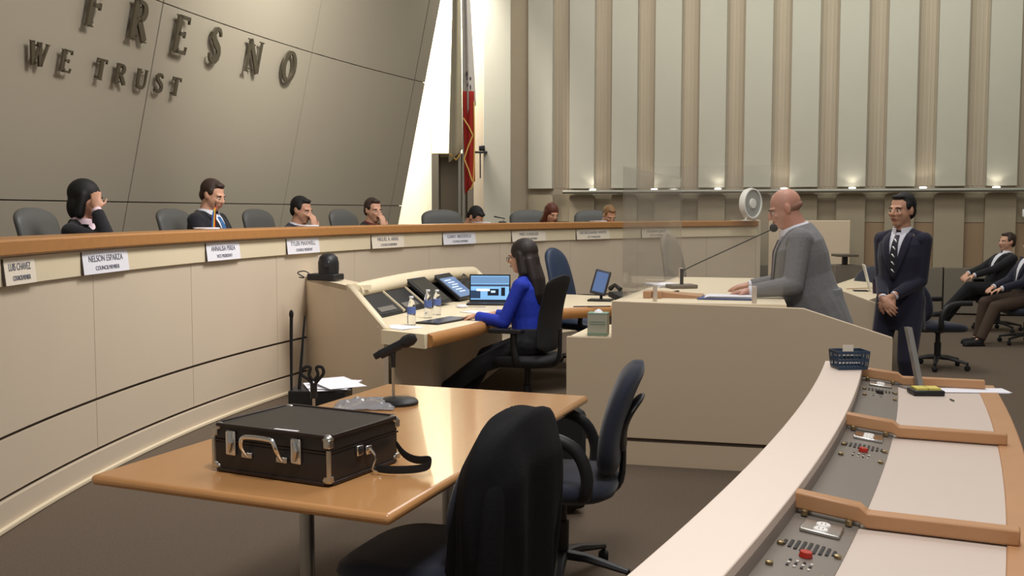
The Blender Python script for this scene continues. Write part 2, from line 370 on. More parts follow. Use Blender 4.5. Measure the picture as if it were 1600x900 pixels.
for i, ((a, b), t1, t2, l) in enumerate(plates):
    am = (a + b) / 2; wdt = abs(a - b) * pi / 180 * RD; p = polar(CD, RD - .028, am, 1.272)
    nv = -V((cos(R(am)), sin(R(am)), 0)); tg = V((sin(R(am)), -cos(R(am)), 0)); up = (V((0, 0, 1)) - nv * .10).normalized(); nn = tg.cross(up)
    M = Matrix((tg, up, nn)).transposed()
    e = thing('name_card', l + ' on the dais front', 'name card', p, group='name cards along the dais', M=M)
    MB().box((0, 0, 0), (wdt, .132, .004)).build('card', paper if i in (1, 2, 3, 5) else mat('cream_card', srgb(232, 222, 205), .8), e)
    MB().box((-wdt / 2 - .004, 0, .001), (.008, .134, .012)).build('edge', darkgap, e)
    text(t1, .052, ink, e, (0, .022, .003), (0, 0, 0), sx=min(1.1, wdt * .88 / (.036 * len(t1))))
    text(t2, .034, ink, e, (.01, -.034, .003), (0, 0, 0), sx=min(1.1, wdt * .62 / (.0238 * len(t2))))

# ================================================================== CHAIRS
def sring(cx, cy, z, hw, ht, n=20, p=3.2, curve=0, tilt=0):
    out = []
    for i in range(n):
        t = 2 * pi * i / n; c, s = cos(t), sin(t)
        y = hw * (abs(c) ** (2 / p)) * (1 if c >= 0 else -1); x = ht * (abs(s) ** (2 / p)) * (1 if s >= 0 else -1)
        out.append((cx + x + curve * y * y, cy + y, z))
    return out
def seat_mesh(w, d, z, th):
    m = MB(); lv = [(0, .80), (.25, .95), (.6, 1.0), (.85, .97), (1, .86)]
    rings = []
    for a, sc in lv:
        r = []
        for i in range(28):
            t = 2 * pi * i / 28; c, s = cos(t), sin(t); p = 3.4
            x = d / 2 * sc * abs(c) ** (2 / p) * (1 if c >= 0 else -1); y = w / 2 * sc * abs(s) ** (2 / p) * (1 if s >= 0 else -1)
            r.append((x, y, z - th + th * a - (.03 * max(0, x / (d / 2)) ** 3)))
        rings.append(r)
    return m.loft(rings)
def back_mesh(x0, z0, z1, w, th, lean, shape='round', curve=-.25):
    m = MB(); n = 26; rings = []
    for i in range(n + 1):
        t = .5 - .5 * cos(pi * i / n); z = lerp(z0, z1, t)
        if shape == 'round': hw = w / 2 * (max(.02, 1 - abs(2 * t - 1) ** 3.2)) ** .42 * (.9 + .1 * sin(pi * t))
        elif shape == 'sqr': hw = w / 2 * (max(.02, 1 - max(0, (t - .84) / .16) ** 2.6)) ** .42 * (max(.3, 1 - max(0, (.1 - t) / .1) ** 2)) ** .5
        elif shape == 'taper': hw = w / 2 * lerp(1, .72, t) * (max(.03, 1 - max(0, (t - .7) / .3) ** 3)) ** .5 * (max(.3, 1 - max(0, (.12 - t) / .12) ** 2)) ** .5
        else: hw = w / 2 * (max(.03, 1 - max(0, (t - .88) / .12) ** 3)) ** .5 * (max(.3, 1 - max(0, (.1 - t) / .1) ** 2)) ** .5
        x = x0 - lean * t + .05 * sin(pi * t * 1.0) * .5 - .03 * (t > .0) * t * t
        tt = th * (.35 + .65 * min(1, (9 * t) ** .6, (9 * (1 - t)) ** .6 + .02))
        rings.append(sring(x, 0, z, max(hw, .01), tt / 2, 20, 2.6, -curve))
    return m.loft(rings)
CH = {}
def office_chair(label, loc, rz, style='task', group=None, z0=0, seat=.47, back_top=.92):
    e = thing('office_chair', label, 'chair', (loc[0], loc[1], z0), rz, group)
    key = (style, seat, back_top)
    if key in CH:
        for o in CH[key]:
            c = o.copy(); COL.objects.link(c); c.parent = e
        return e
    P = []
    S = dict(plain=(blue, blue, .52, .49, 'round', .10, .09), task=(blue, blue, .52, .49, 'round', .10, .09), exec=(greyL, greyL, .52, .50, 'sqr', .10, .08), blueexec=(blueL, blueL, .50, .48, 'taper', .10, .12),
             mesh=(meshm, meshm, .50, .48, 'sq', .035, .06), ghost=(ghost, ghost, .52, .48, 'taper', .08, .10))[style]
    P.append(seat_mesh(S[2], S[3], seat, .085).build('seat', S[0], e, smooth=60))
    bz0 = seat + (.0 if style in ('task', 'plain') else .08 if style == 'mesh' else .03)
    bw = dict(plain=.45, task=.45, exec=.56, blueexec=.50, mesh=.50, ghost=.50)[style]
    P.append(back_mesh(-.20 + (.01 if style == 'mesh' else 0), bz0 - (.05 if style == 'mesh' else 0), back_top, bw, S[5], S[6], S[4]).build('backrest', S[1], e, smooth=70))
    if style in ('task', 'plain'):
        P.append(back_mesh(-.262, bz0 + .10, bz0 + .34, .28, .035, .05, 'round').build('back_shell', black, e, smooth=70))
    P.append(MB().tube([(-.05, 0, seat - .09), (-.18, 0, seat - .085), (-.25, 0, seat - .03), (-.262, 0, bz0 + .12)], [.03, .028, .025, .02], 8, flat=(1.2, .6)).build('back_bracket', black, e))
    for s in (1, -1):
        y = s * .275
        if style == 'plain': continue
        if style in ('task', 'mesh'):
            pts = [(-.10, s * .20, seat - .06), (-.12, y - s * .01, seat - .03), (-.125, y, seat + .06), (-.08, y, seat + .155), (.02, y, seat + .20), (.19, y, seat + .205)] if style == 'task' else [(-.02, s * .2, seat - .06), (-.02, y, seat - .03), (0, y, seat + .10), (.0, y, seat + .18)]
            arm = MB().tube(pts, .022, 10, flat=(1.25, .9))
            if style == 'mesh': arm.box((.06, y, seat + .195), (.26, .085, .03))
        else:
            arm = MB().tube([(.14, s * .2, seat - .04), (.16, y, seat), (.15, y, seat + .2), (-.2, y, seat + .215)], .025, 8)
        P.append(arm.build('armrest', black, e, bevel=.004, smooth=60))
    P.append(MB().lathe([(.001, .12), (.032, .12), (.034, .26), (.024, .265), (.024, seat - .12), (.07, seat - .10), (.09, seat - .08), (.001, seat - .08)], n=16).build('column', black, e))
    for i in range(5):
        a = 2 * pi * i / 5 + .35; c, s = cos(a), sin(a)
        P.append(MB().tube([(0, 0, .115), (c * .12, s * .12, .11), (c * .30, s * .30, .075)], [.034, .028, .018], 8, flat=(1, .7)).build('base_leg', black, e))
        M = Matrix.Rotation(a + .6, 3, 'Z') @ Matrix.Rotation(pi / 2, 3, 'X')
        P.append(MB().lathe([(.001, -.022), (.02, -.022), (.028, -.012), (.028, .012), (.02, .022), (.001, .022)], (c * .30, s * .30, .029), 12, M).tube([(c * .3, s * .3, .03), (c * .3, s * .3, .085)], .01, 6).build('caster', blackm, e))
    CH[key] = P
    return e

# ================================================================== PEOPLE
def two_bone(a, t, l1, l2, pole):
    a, t, pole = V(a), V(t), V(pole); d = t - a; L = min(d.length, (l1 + l2) * .995); d = d.normalized(); t = a + d * L
    x = (l1 * l1 - l2 * l2 + L * L) / (2 * L); h = sqrt(max(0, l1 * l1 - x * x)); p = pole - d * pole.dot(d)
    return a + d * x + p.normalized() * h, t
def hand(mb, w, d, n, side, curl=.5, sc=1.0, spread=.022):
    """w wrist, d along the palm, n out of the back of the hand; side=+1: thumb towards d x n"""
    w, d = V(w), V(d).normalized(); n = V(n); n = (n - d * n.dot(d)).normalized(); l = d.cross(n) * side
    M = Matrix((d, l, n)).transposed()
    mb.ell(w + d * .045 * sc, (.052 * sc, .041 * sc, .017 * sc), M, 14, 9)
    mb.cone(w - d * .02, .026 * sc, w + d * .03 * sc, .022 * sc, 10)
    for i, (ln, off) in enumerate(((.072, 1.35), (.080, .45), (.074, -.45), (.058, -1.35))):
        p = w + d * (.082 - .004 * abs(off)) * sc + l * off * spread * sc; dd = (d + l * off * .06).normalized(); r = .0088 * sc
        ang = 0
        for j, fr in enumerate((.44, .32, .24)):
            ang += curl * (.5 if j == 0 else .9); v = dd * cos(ang) - n * sin(ang); q = p + v * ln * fr * sc
            mb.cone(p, r, q, r * .9, 8); p = q; r *= .92
    p = w + d * .022 * sc + l * .030 * sc; v = (d * .62 + l * .72 - n * .3).normalized(); q = p + v * .042 * sc; mb.cone(p, .013 * sc, q, .0105 * sc, 8)
    v2 = (d * .9 + l * .25 - n * (.25 + curl * .4)).normalized(); mb.cone(q, .0105 * sc, q + v2 * .034 * sc, .009 * sc, 8)
def ering(c, fx, fy, hw, hd, n=20, p=2.3):
    out = []
    for i in range(n):
        t = 2 * pi * i / n; cc, s = cos(t), sin(t)
        out.append(V(c) + fy * (hw * abs(cc) ** (2 / p) * (1 if cc >= 0 else -1)) + fx * (hd * abs(s) ** (2 / p) * (1 if s >= 0 else -1)))
    return out
def person(label, loc, rz, z0, hip, lean, hands, feet, top, bottom, skin, hair, hairstyle='short', head=(0, 0, 0), female=False, shirt=None, tie=None, shoes=None, bulk=1.0, vox=.007, belly=0, curl=(.5, .5),
           jacket_len=.20, group=None, detail=True, name='person', glasses=False, knee_pole=(1, 0, .3), elbow_pole=None, lapel=None, open_neck=False, tiedots=False, scale=1):
    e = thing(name, label, 'person', (loc[0], loc[1], z0), rz, group); e.scale = (scale,) * 3
    H = V((0, 0, hip)); ML = Matrix.Rotation(lean, 3, 'Y'); T = lambda p: H + ML @ V(p)
    fx, fy = ML @ V((1, 0, 0)), V((0, 1, 0)); sw = (.165 if female else .185) * (bulk * .5 + .5) * .92
    # --- skeleton
    hp, hy, hr = head; nb = T((-.005, 0, .49))
    MH = Matrix.Rotation(hy, 3, 'Z') @ Matrix.Rotation(hp, 3, 'Y') @ Matrix.Rotation(hr, 3, 'X')
    nk = (ML @ V((.12, 0, 1)) * .6 + MH @ V((.0, 0, 1)) * .4).normalized()
    hc = nb + nk * .045 + MH @ V((.012, 0, .10))
    F = lambda f, l, u: hc + MH @ V((f, l, u))
    B = MB()
    tr = [(-.10, 0, .12, .09), (-.02, 0, .155, .105), (.08, 0, .15, .10), (.18, .005, .135, .095), (.30, .01, .150, .105), (.40, 0, .160, .10), (.455, -.005, .13, .075), (.49, -.01, .07, .055)]
    B.loft([ering(T((x, 0, z)), fx, fy, hw * bulk * (.93 if female else 1), hd * bulk) for z, x, hw, hd in tr])
    B.cone(nb - nk * .04, .064 * bulk, nb + nk * .09, (.056 if not female else .045) * bulk, 14)
    # head
    B.ell(F(-.018, 0, .032), (.098, .077, .092), MH, 20, 14); B.ell(F(.022, 0, -.03), (.074, .066, .083), MH, 18, 12)
    B.ell(F(.050, 0, -.088), (.036, .040, .028), MH); B.ell(F(.0, 0, -.065), (.05, .062, .04), MH)
    B.ell(F(.072, 0, .026), (.022, .056, .013), MH); B.ell(F(.075, .035, -.02), (.02, .022, .02), MH); B.ell(F(.075, -.035, -.02), (.02, .022, .02), MH)
    B.cone(F(.090, 0, .016), .009, F(.114, 0, -.022), .0125, 8); B.ell(F(.100, 0, -.027), (.014, .019, .010), MH)
    B.ell(F(.088, 0, -.056), (.013, .026, .012), MH)
    for s in (1, -1):
        B.ell(F(-.008, s * .079, -.004), (.020, .009, .033), MH @ Matrix.Rotation(.15 * -s, 3, 'Z'))
    J = []
    for i, s in enumerate((1, -1)):
        sh = T((-.005, s * sw, .425)); tgt, d, n = hands[i][:3]; tgt = H + V(tgt)
        pole = elbow_pole[i] if elbow_pole else (-.5, s * .35, -1)
        el, wr = two_bone(sh, tgt, .30, .26, pole); J.append((sh, el, wr))
        B.cone(sh, .048, el, .036, 12); B.cone(el, .036, wr, .025, 12)
        hand(B, wr, d, n, -s if len(hands[i]) < 4 else hands[i][3], curl[i], .93 if female else 1.03)
    L = []
    for i, s in enumerate((1, -1)):
        hj = H + V((0, s * .09, -.02)); ft = feet[i]
        kn, an = two_bone(hj, V(ft[:3]) + V((0, 0, .08)), .44, .42, knee_pole if not isinstance(knee_pole, list) else knee_pole[i]); L.append((hj, kn, an))
        B.cone(hj, .075 * bulk, kn, .050, 12); B.cone(kn, .050, an, .035, 12); B.cone(an, .035, an + V((.10, 0, -.05)), .025, 10)
    B.build('body', skin, e, remesh=vox, sm=3)
    # --- clothing
    bl = belly; A = MB(); jl = jacket_len
    jr = [(-jl, -.01, .185, .135), (-jl * .5, 0, .185, .14), (0, .0, .175, .14), (.08, .01, .17, .135), (.18, .012, .165, .130), (.30, .01, .178, .135), (.39, 0, .178, .122), (.44, -.01, .145, .100), (.475, -.02, .100, .082), (.505, -.02, .074, .070)]
    if female: jr = [(z, x, hw * .86, hd * (.98 if z > .15 else .93)) for z, x, hw, hd in jr]
    rings = []
    for z, x, hw, hd in jr:
        b = bl * math.exp(-((z - .06) / .14) ** 2); rings.append(ering(T((x + b * .6, 0, z)), fx, fy, hw * bulk + b * .25, hd * bulk + b * .5))
    A.loft(rings); torso_only = BVHTree.FromPolygons([tuple(v) for v in A.v], A.f)
    for (sh, el, wr), s in zip(J, (1, -1)):
        A.ell(sh + V((0, -s * .015, -.005)), (.068 * bulk, .056 * bulk, .058 * bulk)); A.cone(T((-.015, s * .055, .475)), .034, sh + V((0, -s * .02, .01)), .046 * bulk, 12); A.cone(sh, .056 * bulk, el, .050 * bulk, 14); cuff = wr + (wr - el).normalized() * -.015
        A.cone(el, .051 * bulk, cuff, .042, 14, ends=False); A.ell(el, (.051 * bulk,) * 3)
    A.build('jacket' if shirt else 'top', top, e, remesh=vox, sm=4)
    # shirt cuffs
    if shirt:
        C = MB()
        for (sh, el, wr) in J: C.cone(lerp(el, wr, .8), .034, wr + (wr - el).normalized() * .004, .032, 12, ends=False)
        C.build('shirt_cuffs', shirt, e)
    # trousers
    Q = MB(); Q.loft([ering(H + V((0, 0, z)), V((1, 0, 0)), fy, hw * bulk, hd * bulk) for z, hw, hd in ((-.09, .15, .11), (-.04, .17, .13), (.04, .165, .13), (.10, .15, .12))])
    for hj, kn, an in L:
        Q.cone(hj, .098 * bulk, kn, .070, 14); Q.cone(kn, .070, an + V((0, 0, .0)), .058, 14, ends=False); Q.ell(kn, (.070,) * 3)
    Q.build('trousers', bottom, e, remesh=vox, sm=4)
    for (hj, kn, an), ft in zip(L, feet):
        dx = V((1, 0, 0)) if len(ft) < 4 else V((cos(ft[3]), sin(ft[3]), 0)); a = V((an.x, an.y, V(ft[:3]).z))
        S = MB(); Mf = Matrix((dx, V((-dx.y, dx.x, 0)), V((0, 0, 1)))).transposed()
        S.ell(a + dx * .02 + V((0, 0, .045)), (.075, .042, .045), Mf); S.ell(a + dx * .12 + V((0, 0, .034)), (.095, .046, .034), Mf); S.box(a + dx * .075 + V((0, 0, .010)), (.26, .075, .02), M=Mf)
        S.cone(a + V((0, 0, .05)), .042, an, .042, 12)
        S.build('shoe', shoes or blackm, e, remesh=max(vox, .008), sm=2)
    # shirt front, tie and lapels laid on the chest
    def patch(nm, m, rows, off, th=.004):
        vs, fs = [], []; nc = 7
        for z, y0, y1 in rows:
            for j in range(nc):
                y = lerp(y0, y1, j / (nc - 1)); o = T((.6, y, z)); h = torso_only.ray_cast(o, -fx)[0]
                if h is None: h = T((.09, y, z))
                vs.append(h + fx * off)
        for i in range(len(rows) - 1):
            for j in range(nc - 1): a = i * nc + j; fs.append((a, a + 1, a + nc + 1, a + nc))
        MB().add(vs, fs).build(nm, m, e, smooth=180, solid=th)
    if shirt:
        zb = .14
        patch('shirt_front', shirt, [(lerp(.475, zb, t / 10), -lerp(.062, .004, t / 10), lerp(.062, .004, t / 10)) for t in range(11)], .003)
        lm = lapel or top
        for s in (1, -1):
            patch('lapel', lm, [(lerp(.47, zb, t / 10), s * lerp(.060, .004, t / 10), s * (lerp(.060, .004, t / 10) + .045 * sin(pi * min(1, .25 + t / 10 * .75)) + .006)) for t in range(11)], .009, .006)
            pass
        c0 = nb + nk * .0; ux = (MH @ V((1, 0, 0))).normalized()
        cr_ = [[c0 + nk * (hgt - .012 * max(0, sin(t))) + fx * (.004 + rr * bulk * 1.05 * sin(t)) + fy * (rr * bulk * cos(t)) for t in [pi / 2 + .28 + (2 * pi - .56) * q / 22 for q in range(23)]] for hgt, rr in ((-.02, .084), (.028, .069), (.028, .063), (-.02, .074))]
        MB().loft(cr_, caps=False, closed=False).build('collar', shirt, e, smooth=60)
        if not tie: pass
    if tie:
        patch('tie', tie, [(lerp(.455, .13, t / 10), -lerp(.016, .036, min(1, t / 7)) * (1 if t < 9 else .5), lerp(.016, .036, min(1, t / 7)) * (1 if t < 9 else .5)) for t in range(11)], .012, .006)
        if tiedots:
            wh = mat('white_tie_mark', (.75, .75, .75), .7)
            for t in range(5): patch('tie_mark', wh, [(.43 - t * .055, -.016, -.004), (.405 - t * .055, .004, .016)], .017, .002)
    if open_neck:
        patch('neck_opening', skin, [(lerp(.475, .33, t / 6), -lerp(.06, .01, t / 6), lerp(.06, .01, t / 6)) for t in range(7)], .003)
    # --- hair
    if hairstyle != 'bald':
        h = MB()
        if hairstyle == 'short':
            h.ell(F(-.030, 0, .046), (.098, .082, .090), MH, 18, 12); h.ell(F(-.06, 0, -.006), (.058, .074, .07), MH); h.ell(F(.035, .0, .100), (.042, .052, .020), MH)
            for s in (1, -1): h.ell(F(.005, s * .066, .035), (.03, .018, .035), MH)
        elif hairstyle == 'long':
            h.ell(F(-.028, 0, .042), (.108, .090, .100), MH, 18, 12); h.ell(F(-.06, 0, -.04), (.075, .088, .12), MH)
            for s in (1, -1): h.cone(F(-.01, s * .070, .02), .034, F(-.02, s * .080, -.12), .036, 10)
            bk = T((-.10, 0, .34)); h.loft([ering(F(-.07, 0, -.02), MH @ V((1, 0, 0)), fy, .09, .05), ering(lerp(F(-.08, 0, -.02), bk, .55), fx, fy, .105, .055), ering(bk, fx, fy, .10, .04), ering(bk + V((-.01, 0, -.07)), fx, fy, .075, .025)])
        elif hairstyle == 'bob':
            h.ell(F(-.026, 0, .042), (.108, .092, .100), MH, 18, 12); h.ell(F(-.05, 0, -.045), (.075, .092, .105), MH)
            for s in (1, -1): h.cone(F(.005, s * .074, .03), .028, F(-.0, s * .080, -.10), .032, 10)
        h.build('hair', hair, e, remesh=max(vox, .007), sm=3)
    else:
        h = MB(); h.ell(F(-.035, 0, -.004), (.083, .0775, .040), MH, 18, 9); h.build('shaved_hair', hair, e)
    eb = mat('eyebrow_hair', srgb(50, 38, 30), .9); ew = mat('eye_white', srgb(225, 220, 210), .3); ir = mat('dark_iris', srgb(30, 22, 18), .2); lp = mat('lip', srgb(150, 92, 80), .6)
    for s in (1, -1):
        o = MB().ell(F(.081, s * .031, .002), (.011, .0135, .0058), MH).build('eye', ew, e)
        MB().ell(F(.0905, s * .031, .002), (.004, .0062, .0052), MH).build('iris', ir, o)
        MB().tube([F(.087, s * .012, .021), F(.093, s * .030, .026), F(.078, s * .052, .020)], [.003, .0045, .003], 6).build('eyebrow', eb, e)
    MB().ell(F(.100, 0, -.053), (.005, .022, .0035), MH).ell(F(.099, 0, -.061), (.006, .019, .004), MH).build('lips', lp, e)
    if glasses:
        g = MB()
        for s in (1, -1):
            g.tube([F(.105, s * .034 + .022 * cos(t), .002 + .016 * sin(t)) for t in [2 * pi * q / 12 for q in range(13)]], .0018, 5); g.tube([F(.103, s * .056, .006), F(.0, s * .083, .008)], .0018, 5)
        g.tube([F(.106, .012, .006), F(.106, -.012, .006)], .0018, 5); g.build('glasses', black, e)
    e['_j'] = 0; del e['_j']
    return e, dict(T=T, F=F, nb=nb, J=J, fx=fx)
skA = mat('light_skin', srgb(206, 158, 132), .5, var=.05, scale=14); skB = mat('tan_skin', srgb(196, 148, 122), .5, var=.05, scale=14); skR = mat('ruddy_skin', srgb(194, 142, 122), .45, var=.08, scale=12)
navy = mat('navy_suit_cloth', srgb(30, 30, 48), .9, var=.12, scale=40, sheen=.15); blacks = mat('black_suit_cloth', srgb(24, 24, 30), .9, var=.1, scale=40, sheen=.1); greys = mat('grey_suit_cloth', srgb(118, 118, 120), .92, var=.16, scale=160, bump=.3, bscale=40, sheen=.1)
shirtw = mat('white_shirt_cloth', srgb(222, 222, 232), .8); bluetop = mat('royal_blue_knit', srgb(28, 52, 170), .8, var=.1, scale=30, bump=.3, bscale=30); burg = mat('burgundy_cloth', srgb(84, 34, 36), .9)
hb = mat('black_hair', (.006, .005, .005), .7, var=.3, scale=60); hbr = mat('dark_brown_hair', srgb(52, 36, 28), .55, var=.3, scale=60); hred = mat('auburn_hair', srgb(92, 46, 34), .55, var=.3, scale=60); hsand = mat('sandy_hair', srgb(128, 96, 62), .6, var=.3, scale=60)
browntr = mat('brown_trouser_cloth', srgb(72, 58, 48), .9, var=.1, scale=40)
down = (1, 0, -.1)
# ---- seven seated behind the dais; each faces the middle of the hall
def dais_pos(px, rr=13.42):
    r = ray(px, 331); a = r.x ** 2 + r.y ** 2; b = -2 * (r.x * CD[0] + r.y * CD[1]); c = CD[0] ** 2 + CD[1] ** 2 - rr * rr
    t = (-b + sqrt(b * b - 4 * a * c)) / 2 / a; return r.x * t, r.y * t
def rest(s, x=.38, y=.16, z=.25): return ((x, s * y, z), (1, -s * .5, -.15), (0, 0, 1))
PZ = .35; HP = .53
spec = [
 (128, 'woman in a black jacket shading her face with one hand behind the dais', .08, .02, (.10, .12, -.05), 'bob', hb, skB, blacks, dict(female=True, shirt=mat('pale_pink_top', srgb(225, 200, 210), .8)),
    [((.34, .14, .2), (1, -.5, -.1), (0, 0, 1)), ((.165, -.10, .565), (-.12, .12, 1), (.4, -1, .1))], 1.02),
 (322, 'man in a black suit and blue tie looking down beside the second name card', .14, .04, (.34, -.05, 0), 'short', hbr, skA, blacks, dict(shirt=shirtw, tie=mat('blue_tie_silk', srgb(40, 96, 150), .5)), [rest(1), rest(-1)], 1.06),
 (455, 'man in a navy suit holding a hand to his mouth behind the dais', .02, .16, (.22, -.05, 0), 'short', hb, skB, navy, dict(shirt=shirtw), [rest(1), ((.275, -.03, .46), (-.25, .15, 1), (.9, -.3, .2))], 1.04),
 (570, 'brown-haired man in a dark suit leaning his chin on his hand', .02, .18, (.12, -.35, 0), 'short', hbr, skA, blacks, dict(shirt=mat('red_brown_shirt', srgb(110, 50, 46), .8)), [rest(1), ((.275, -.05, .45), (-.25, .1, 1), (.9, -.3, .2))], 1.02),
 (715, 'person bent low over the dais so that only black hair shows', .0, .34, (.80, 0, 0), 'short', hb, skB, greyL, dict(shirt=blacks), [rest(1), rest(-1)], 1.0),
 (848, 'woman with long auburn hair and burgundy top reading at the dais', .0, .22, (.42, -.3, 0), 'long', hred, skA, burg, dict(female=True, open_neck=True), [rest(1), rest(-1)], .98),
 (935, 'fair-haired person in a dark suit bowed over papers at the dais', .0, .30, (.60, -.3, 0), 'short', hsand, skA, navy, dict(shirt=shirtw), [rest(1), rest(-1)], .98)]
facing_txt = ['the woman shading her face', 'the man with the blue tie', 'the man holding his mouth', 'the man resting his chin', 'the black-haired bowed person', 'the auburn-haired woman', 'the fair-haired person']
for i, (px, lab, dz, lean, head, hs, hair, skin, top, kw, hands, sc) in enumerate(spec):
    x, y = dais_pos(px); a = atan2(CD[1] - y, CD[0] - x)
    person(lab, (x, y), a, PZ, HP + dz, lean, hands, [(.42, .12, 0), (.42, -.12, 0)], top, blacks, skin, hair, hs, head, vox=.010, jacket_len=.08, scale=1.05, bulk=1.0 if kw.get('female') else 1.12, **kw)
    cx, cy = dais_pos(px - [48, 32, 36, 20, 28, 28, 16][i], 13.75)
    a2 = atan2(CD[1] - cy, CD[0] - cx)
    office_chair('grey leather high-backed chair behind ' + facing_txt[i], (cx + .16 * cos(a2), cy + .16 * sin(a2)), a2 + [.1, .1, .1, .1, -.5, -.6, -.6][i], 'exec', 'grey chairs along the dais', PZ, round(.43 + dz, 2), 1.25)
# small things on the dais top
def flag_small():
    x, y = dais_pos(337, 13.02); e = thing('desk_flag', 'small rainbow flag standing on the dais in front of the blue-tied man', 'flag', (x, y, 1.14))
    MB().tube([(0, 0, 0), (0, 0, .50)], .004, 6).build('stick', black, e); MB().lathe([(.001, 0), (.035, 0), (.03, .012), (.001, .012)]).build('base', black, e)
    for i, c in enumerate((srgb(220, 50, 40), srgb(235, 130, 40), srgb(235, 200, 60), srgb(60, 140, 70), srgb(60, 80, 170))):
        m = MB(); rings = []
        for j in range(8):
            t = j / 7; z = .48 - t * .26; xx = lerp(.0, -.02, t); yy = .02 - i * .020 - .01 * sin(t * 5)
            rings.append([(xx - .003, yy, z - i * .012), (xx + .003, yy, z - i * .012), (xx + .003, yy - .022, z - i * .012 - .006), (xx - .003, yy - .022, z - i * .012 - .006)])
        m.loft(rings).build('stripe', mat('flag_stripe_%d' % i, c, .7), e)
flag_small()
def paper_stack(label, p, rz, size=(.21, .28), h=.01, n=3, cat='papers', m=None):
    e = thing('paper_stack', label, cat, p, rz)
    for i in range(n): MB().box((0, 0, h * (i + .5) / n), (size[0], size[1], h / n * .9), rz=.06 * (i - 1)).build('sheet', m or paper, e)
    return e
for px, l in ((322, 'white papers propped on the dais before the blue-tied man'), (480, 'white papers before the man holding his mouth'), (752, 'papers lying on the dais between the bowed person and the auburn-haired woman'), (935, 'open papers in front of the fair-haired person')):
    x, y = dais_pos(px, 12.93); paper_stack(l, (x, y, 1.437), .4, (.18, .16), .012)
x, y = dais_pos(785, 12.95); e = thing('desk_microphone', 'low black microphone lying on the dais left of the auburn-haired woman', 'microphone', (x, y, 1.437))
MB().lathe([(.001, 0), (.05, 0), (.045, .015), (.001, .018)], n=16).build('base', black, e); MB().tube([(0, 0, .01), (.03, .02, .05), (-.10, -.05, .075)], [.006, .006, .009], 8).build('stem', black, e)

# ---- clerk
CK = (.12, 7.95)
office_chair('black mesh-backed chair holding the woman in blue', CK, R(157), 'mesh', None, 0, .50, 1.10)
person('seated woman with long dark hair, royal blue top and black trousers at the console', (CK[0] + .03, CK[1] - .0), R(158), 0, .60, .10,
       [((.40, .14, .18), (1, -.2, -.1), (0, 0, 1)), ((.38, -.17, .17), (1, .2, -.1), (0, 0, 1))], [(.86, .10, .0), (.62, -.12, .0)], bluetop, blacks, skA, mat('near_black_hair', srgb(34, 24, 22), .6, var=.3, scale=60), 'long', (.16, 0, 0), female=True, vox=.007, glasses=True, open_neck=True, jacket_len=.0)
# ---- speaker at the podium
MP = (2.02, 6.98)
person('bald man in a grey suit speaking at the podium', MP, R(168), 0, .93, .30,
       [((.42, .30, .09), (1, -.15, -.12), (0, 0, 1)), ((.42, -.22, .09), (1, .2, -.12), (0, 0, 1))], [(.02, .13, 0), (-.05, -.13, 0)], greys, greys, skR, mat('grey_stubble', srgb(150, 112, 94), .8), 'bald', (.40, .10, 0), shirt=shirtw, tie=mat('dark_plum_tie', srgb(60, 30, 50), .6), bulk=1.28, belly=.10, vox=.006, jacket_len=.20, knee_pole=(1, 0, 0), scale=1.04)
# ---- man waiting beside
MN = (2.90, 7.85)
person('standing man in a navy suit with spotted tie and clasped hands', MN, R(226), 0, .93, .0,
       [((.22, .045, .02), (.35, -.75, -.75), (1, .2, .3)), ((.235, -.03, .0), (.3, .75, -.75), (1, -.2, .3))], [(.0, .12, 0, .1), (.0, -.12, 0, -.1)], navy, navy, skB, hb, 'short', (.05, -.22, 0), shirt=shirtw, tie=mat('black_tie_silk', srgb(28, 28, 38), .6), tiedots=True, vox=.006, jacket_len=.24, knee_pole=(1, 0, 0), bulk=.95, scale=1.01, elbow_pole=[(-.5, .2, -1), (-.5, -.2, -1)])
# ---- audience
office_chair('dark blue chair under the man in the audience with outstretched legs', (6.42, 13.9), R(190), 'task', 'blue audience chairs', 0, .45, .90)
person('audience man in a dark suit leaning back with hands on his raised knee', (6.38, 13.9), R(190), 0, .56, -.30, [((.40, .08, .17), (1, -.5, -.5), (.3, 0, 1)), ((.42, -.04, .18), (1, .5, -.5), (.3, 0, 1))],
       [(.70, -.02, .20), (.66, -.17, 0)], blacks, blacks, skA, hbr, 'short', (-.02, .05, 0), shirt=shirtw, vox=.010)
office_chair('dark blue chair under the woman at the right edge of the photo', (6.12, 12.5), R(188), 'task', 'blue audience chairs', 0, .45, .90)
person('audience woman in a dark jacket and brown trousers at the right edge', (6.08, 12.5), R(188), 0, .56, -.18, [((.35, .09, .11), (1, -.5, -.4), (.2, 0, 1)), ((.36, -.06, .12), (1, .4, -.4), (.2, 0, 1))],
       [(.62, .12, 0), (.50, -.12, 0)], navy, browntr, skA, hred, 'long', (.0, .1, 0), shirt=shirtw, female=True, vox=.010)

# ================================================================== FOREGROUND TABLE AND THINGS ON IT
TT = .74
tc = [onz(140, 742, TT), onz(608, 805, TT), onz(920, 618, TT), onz(605, 599, TT)]
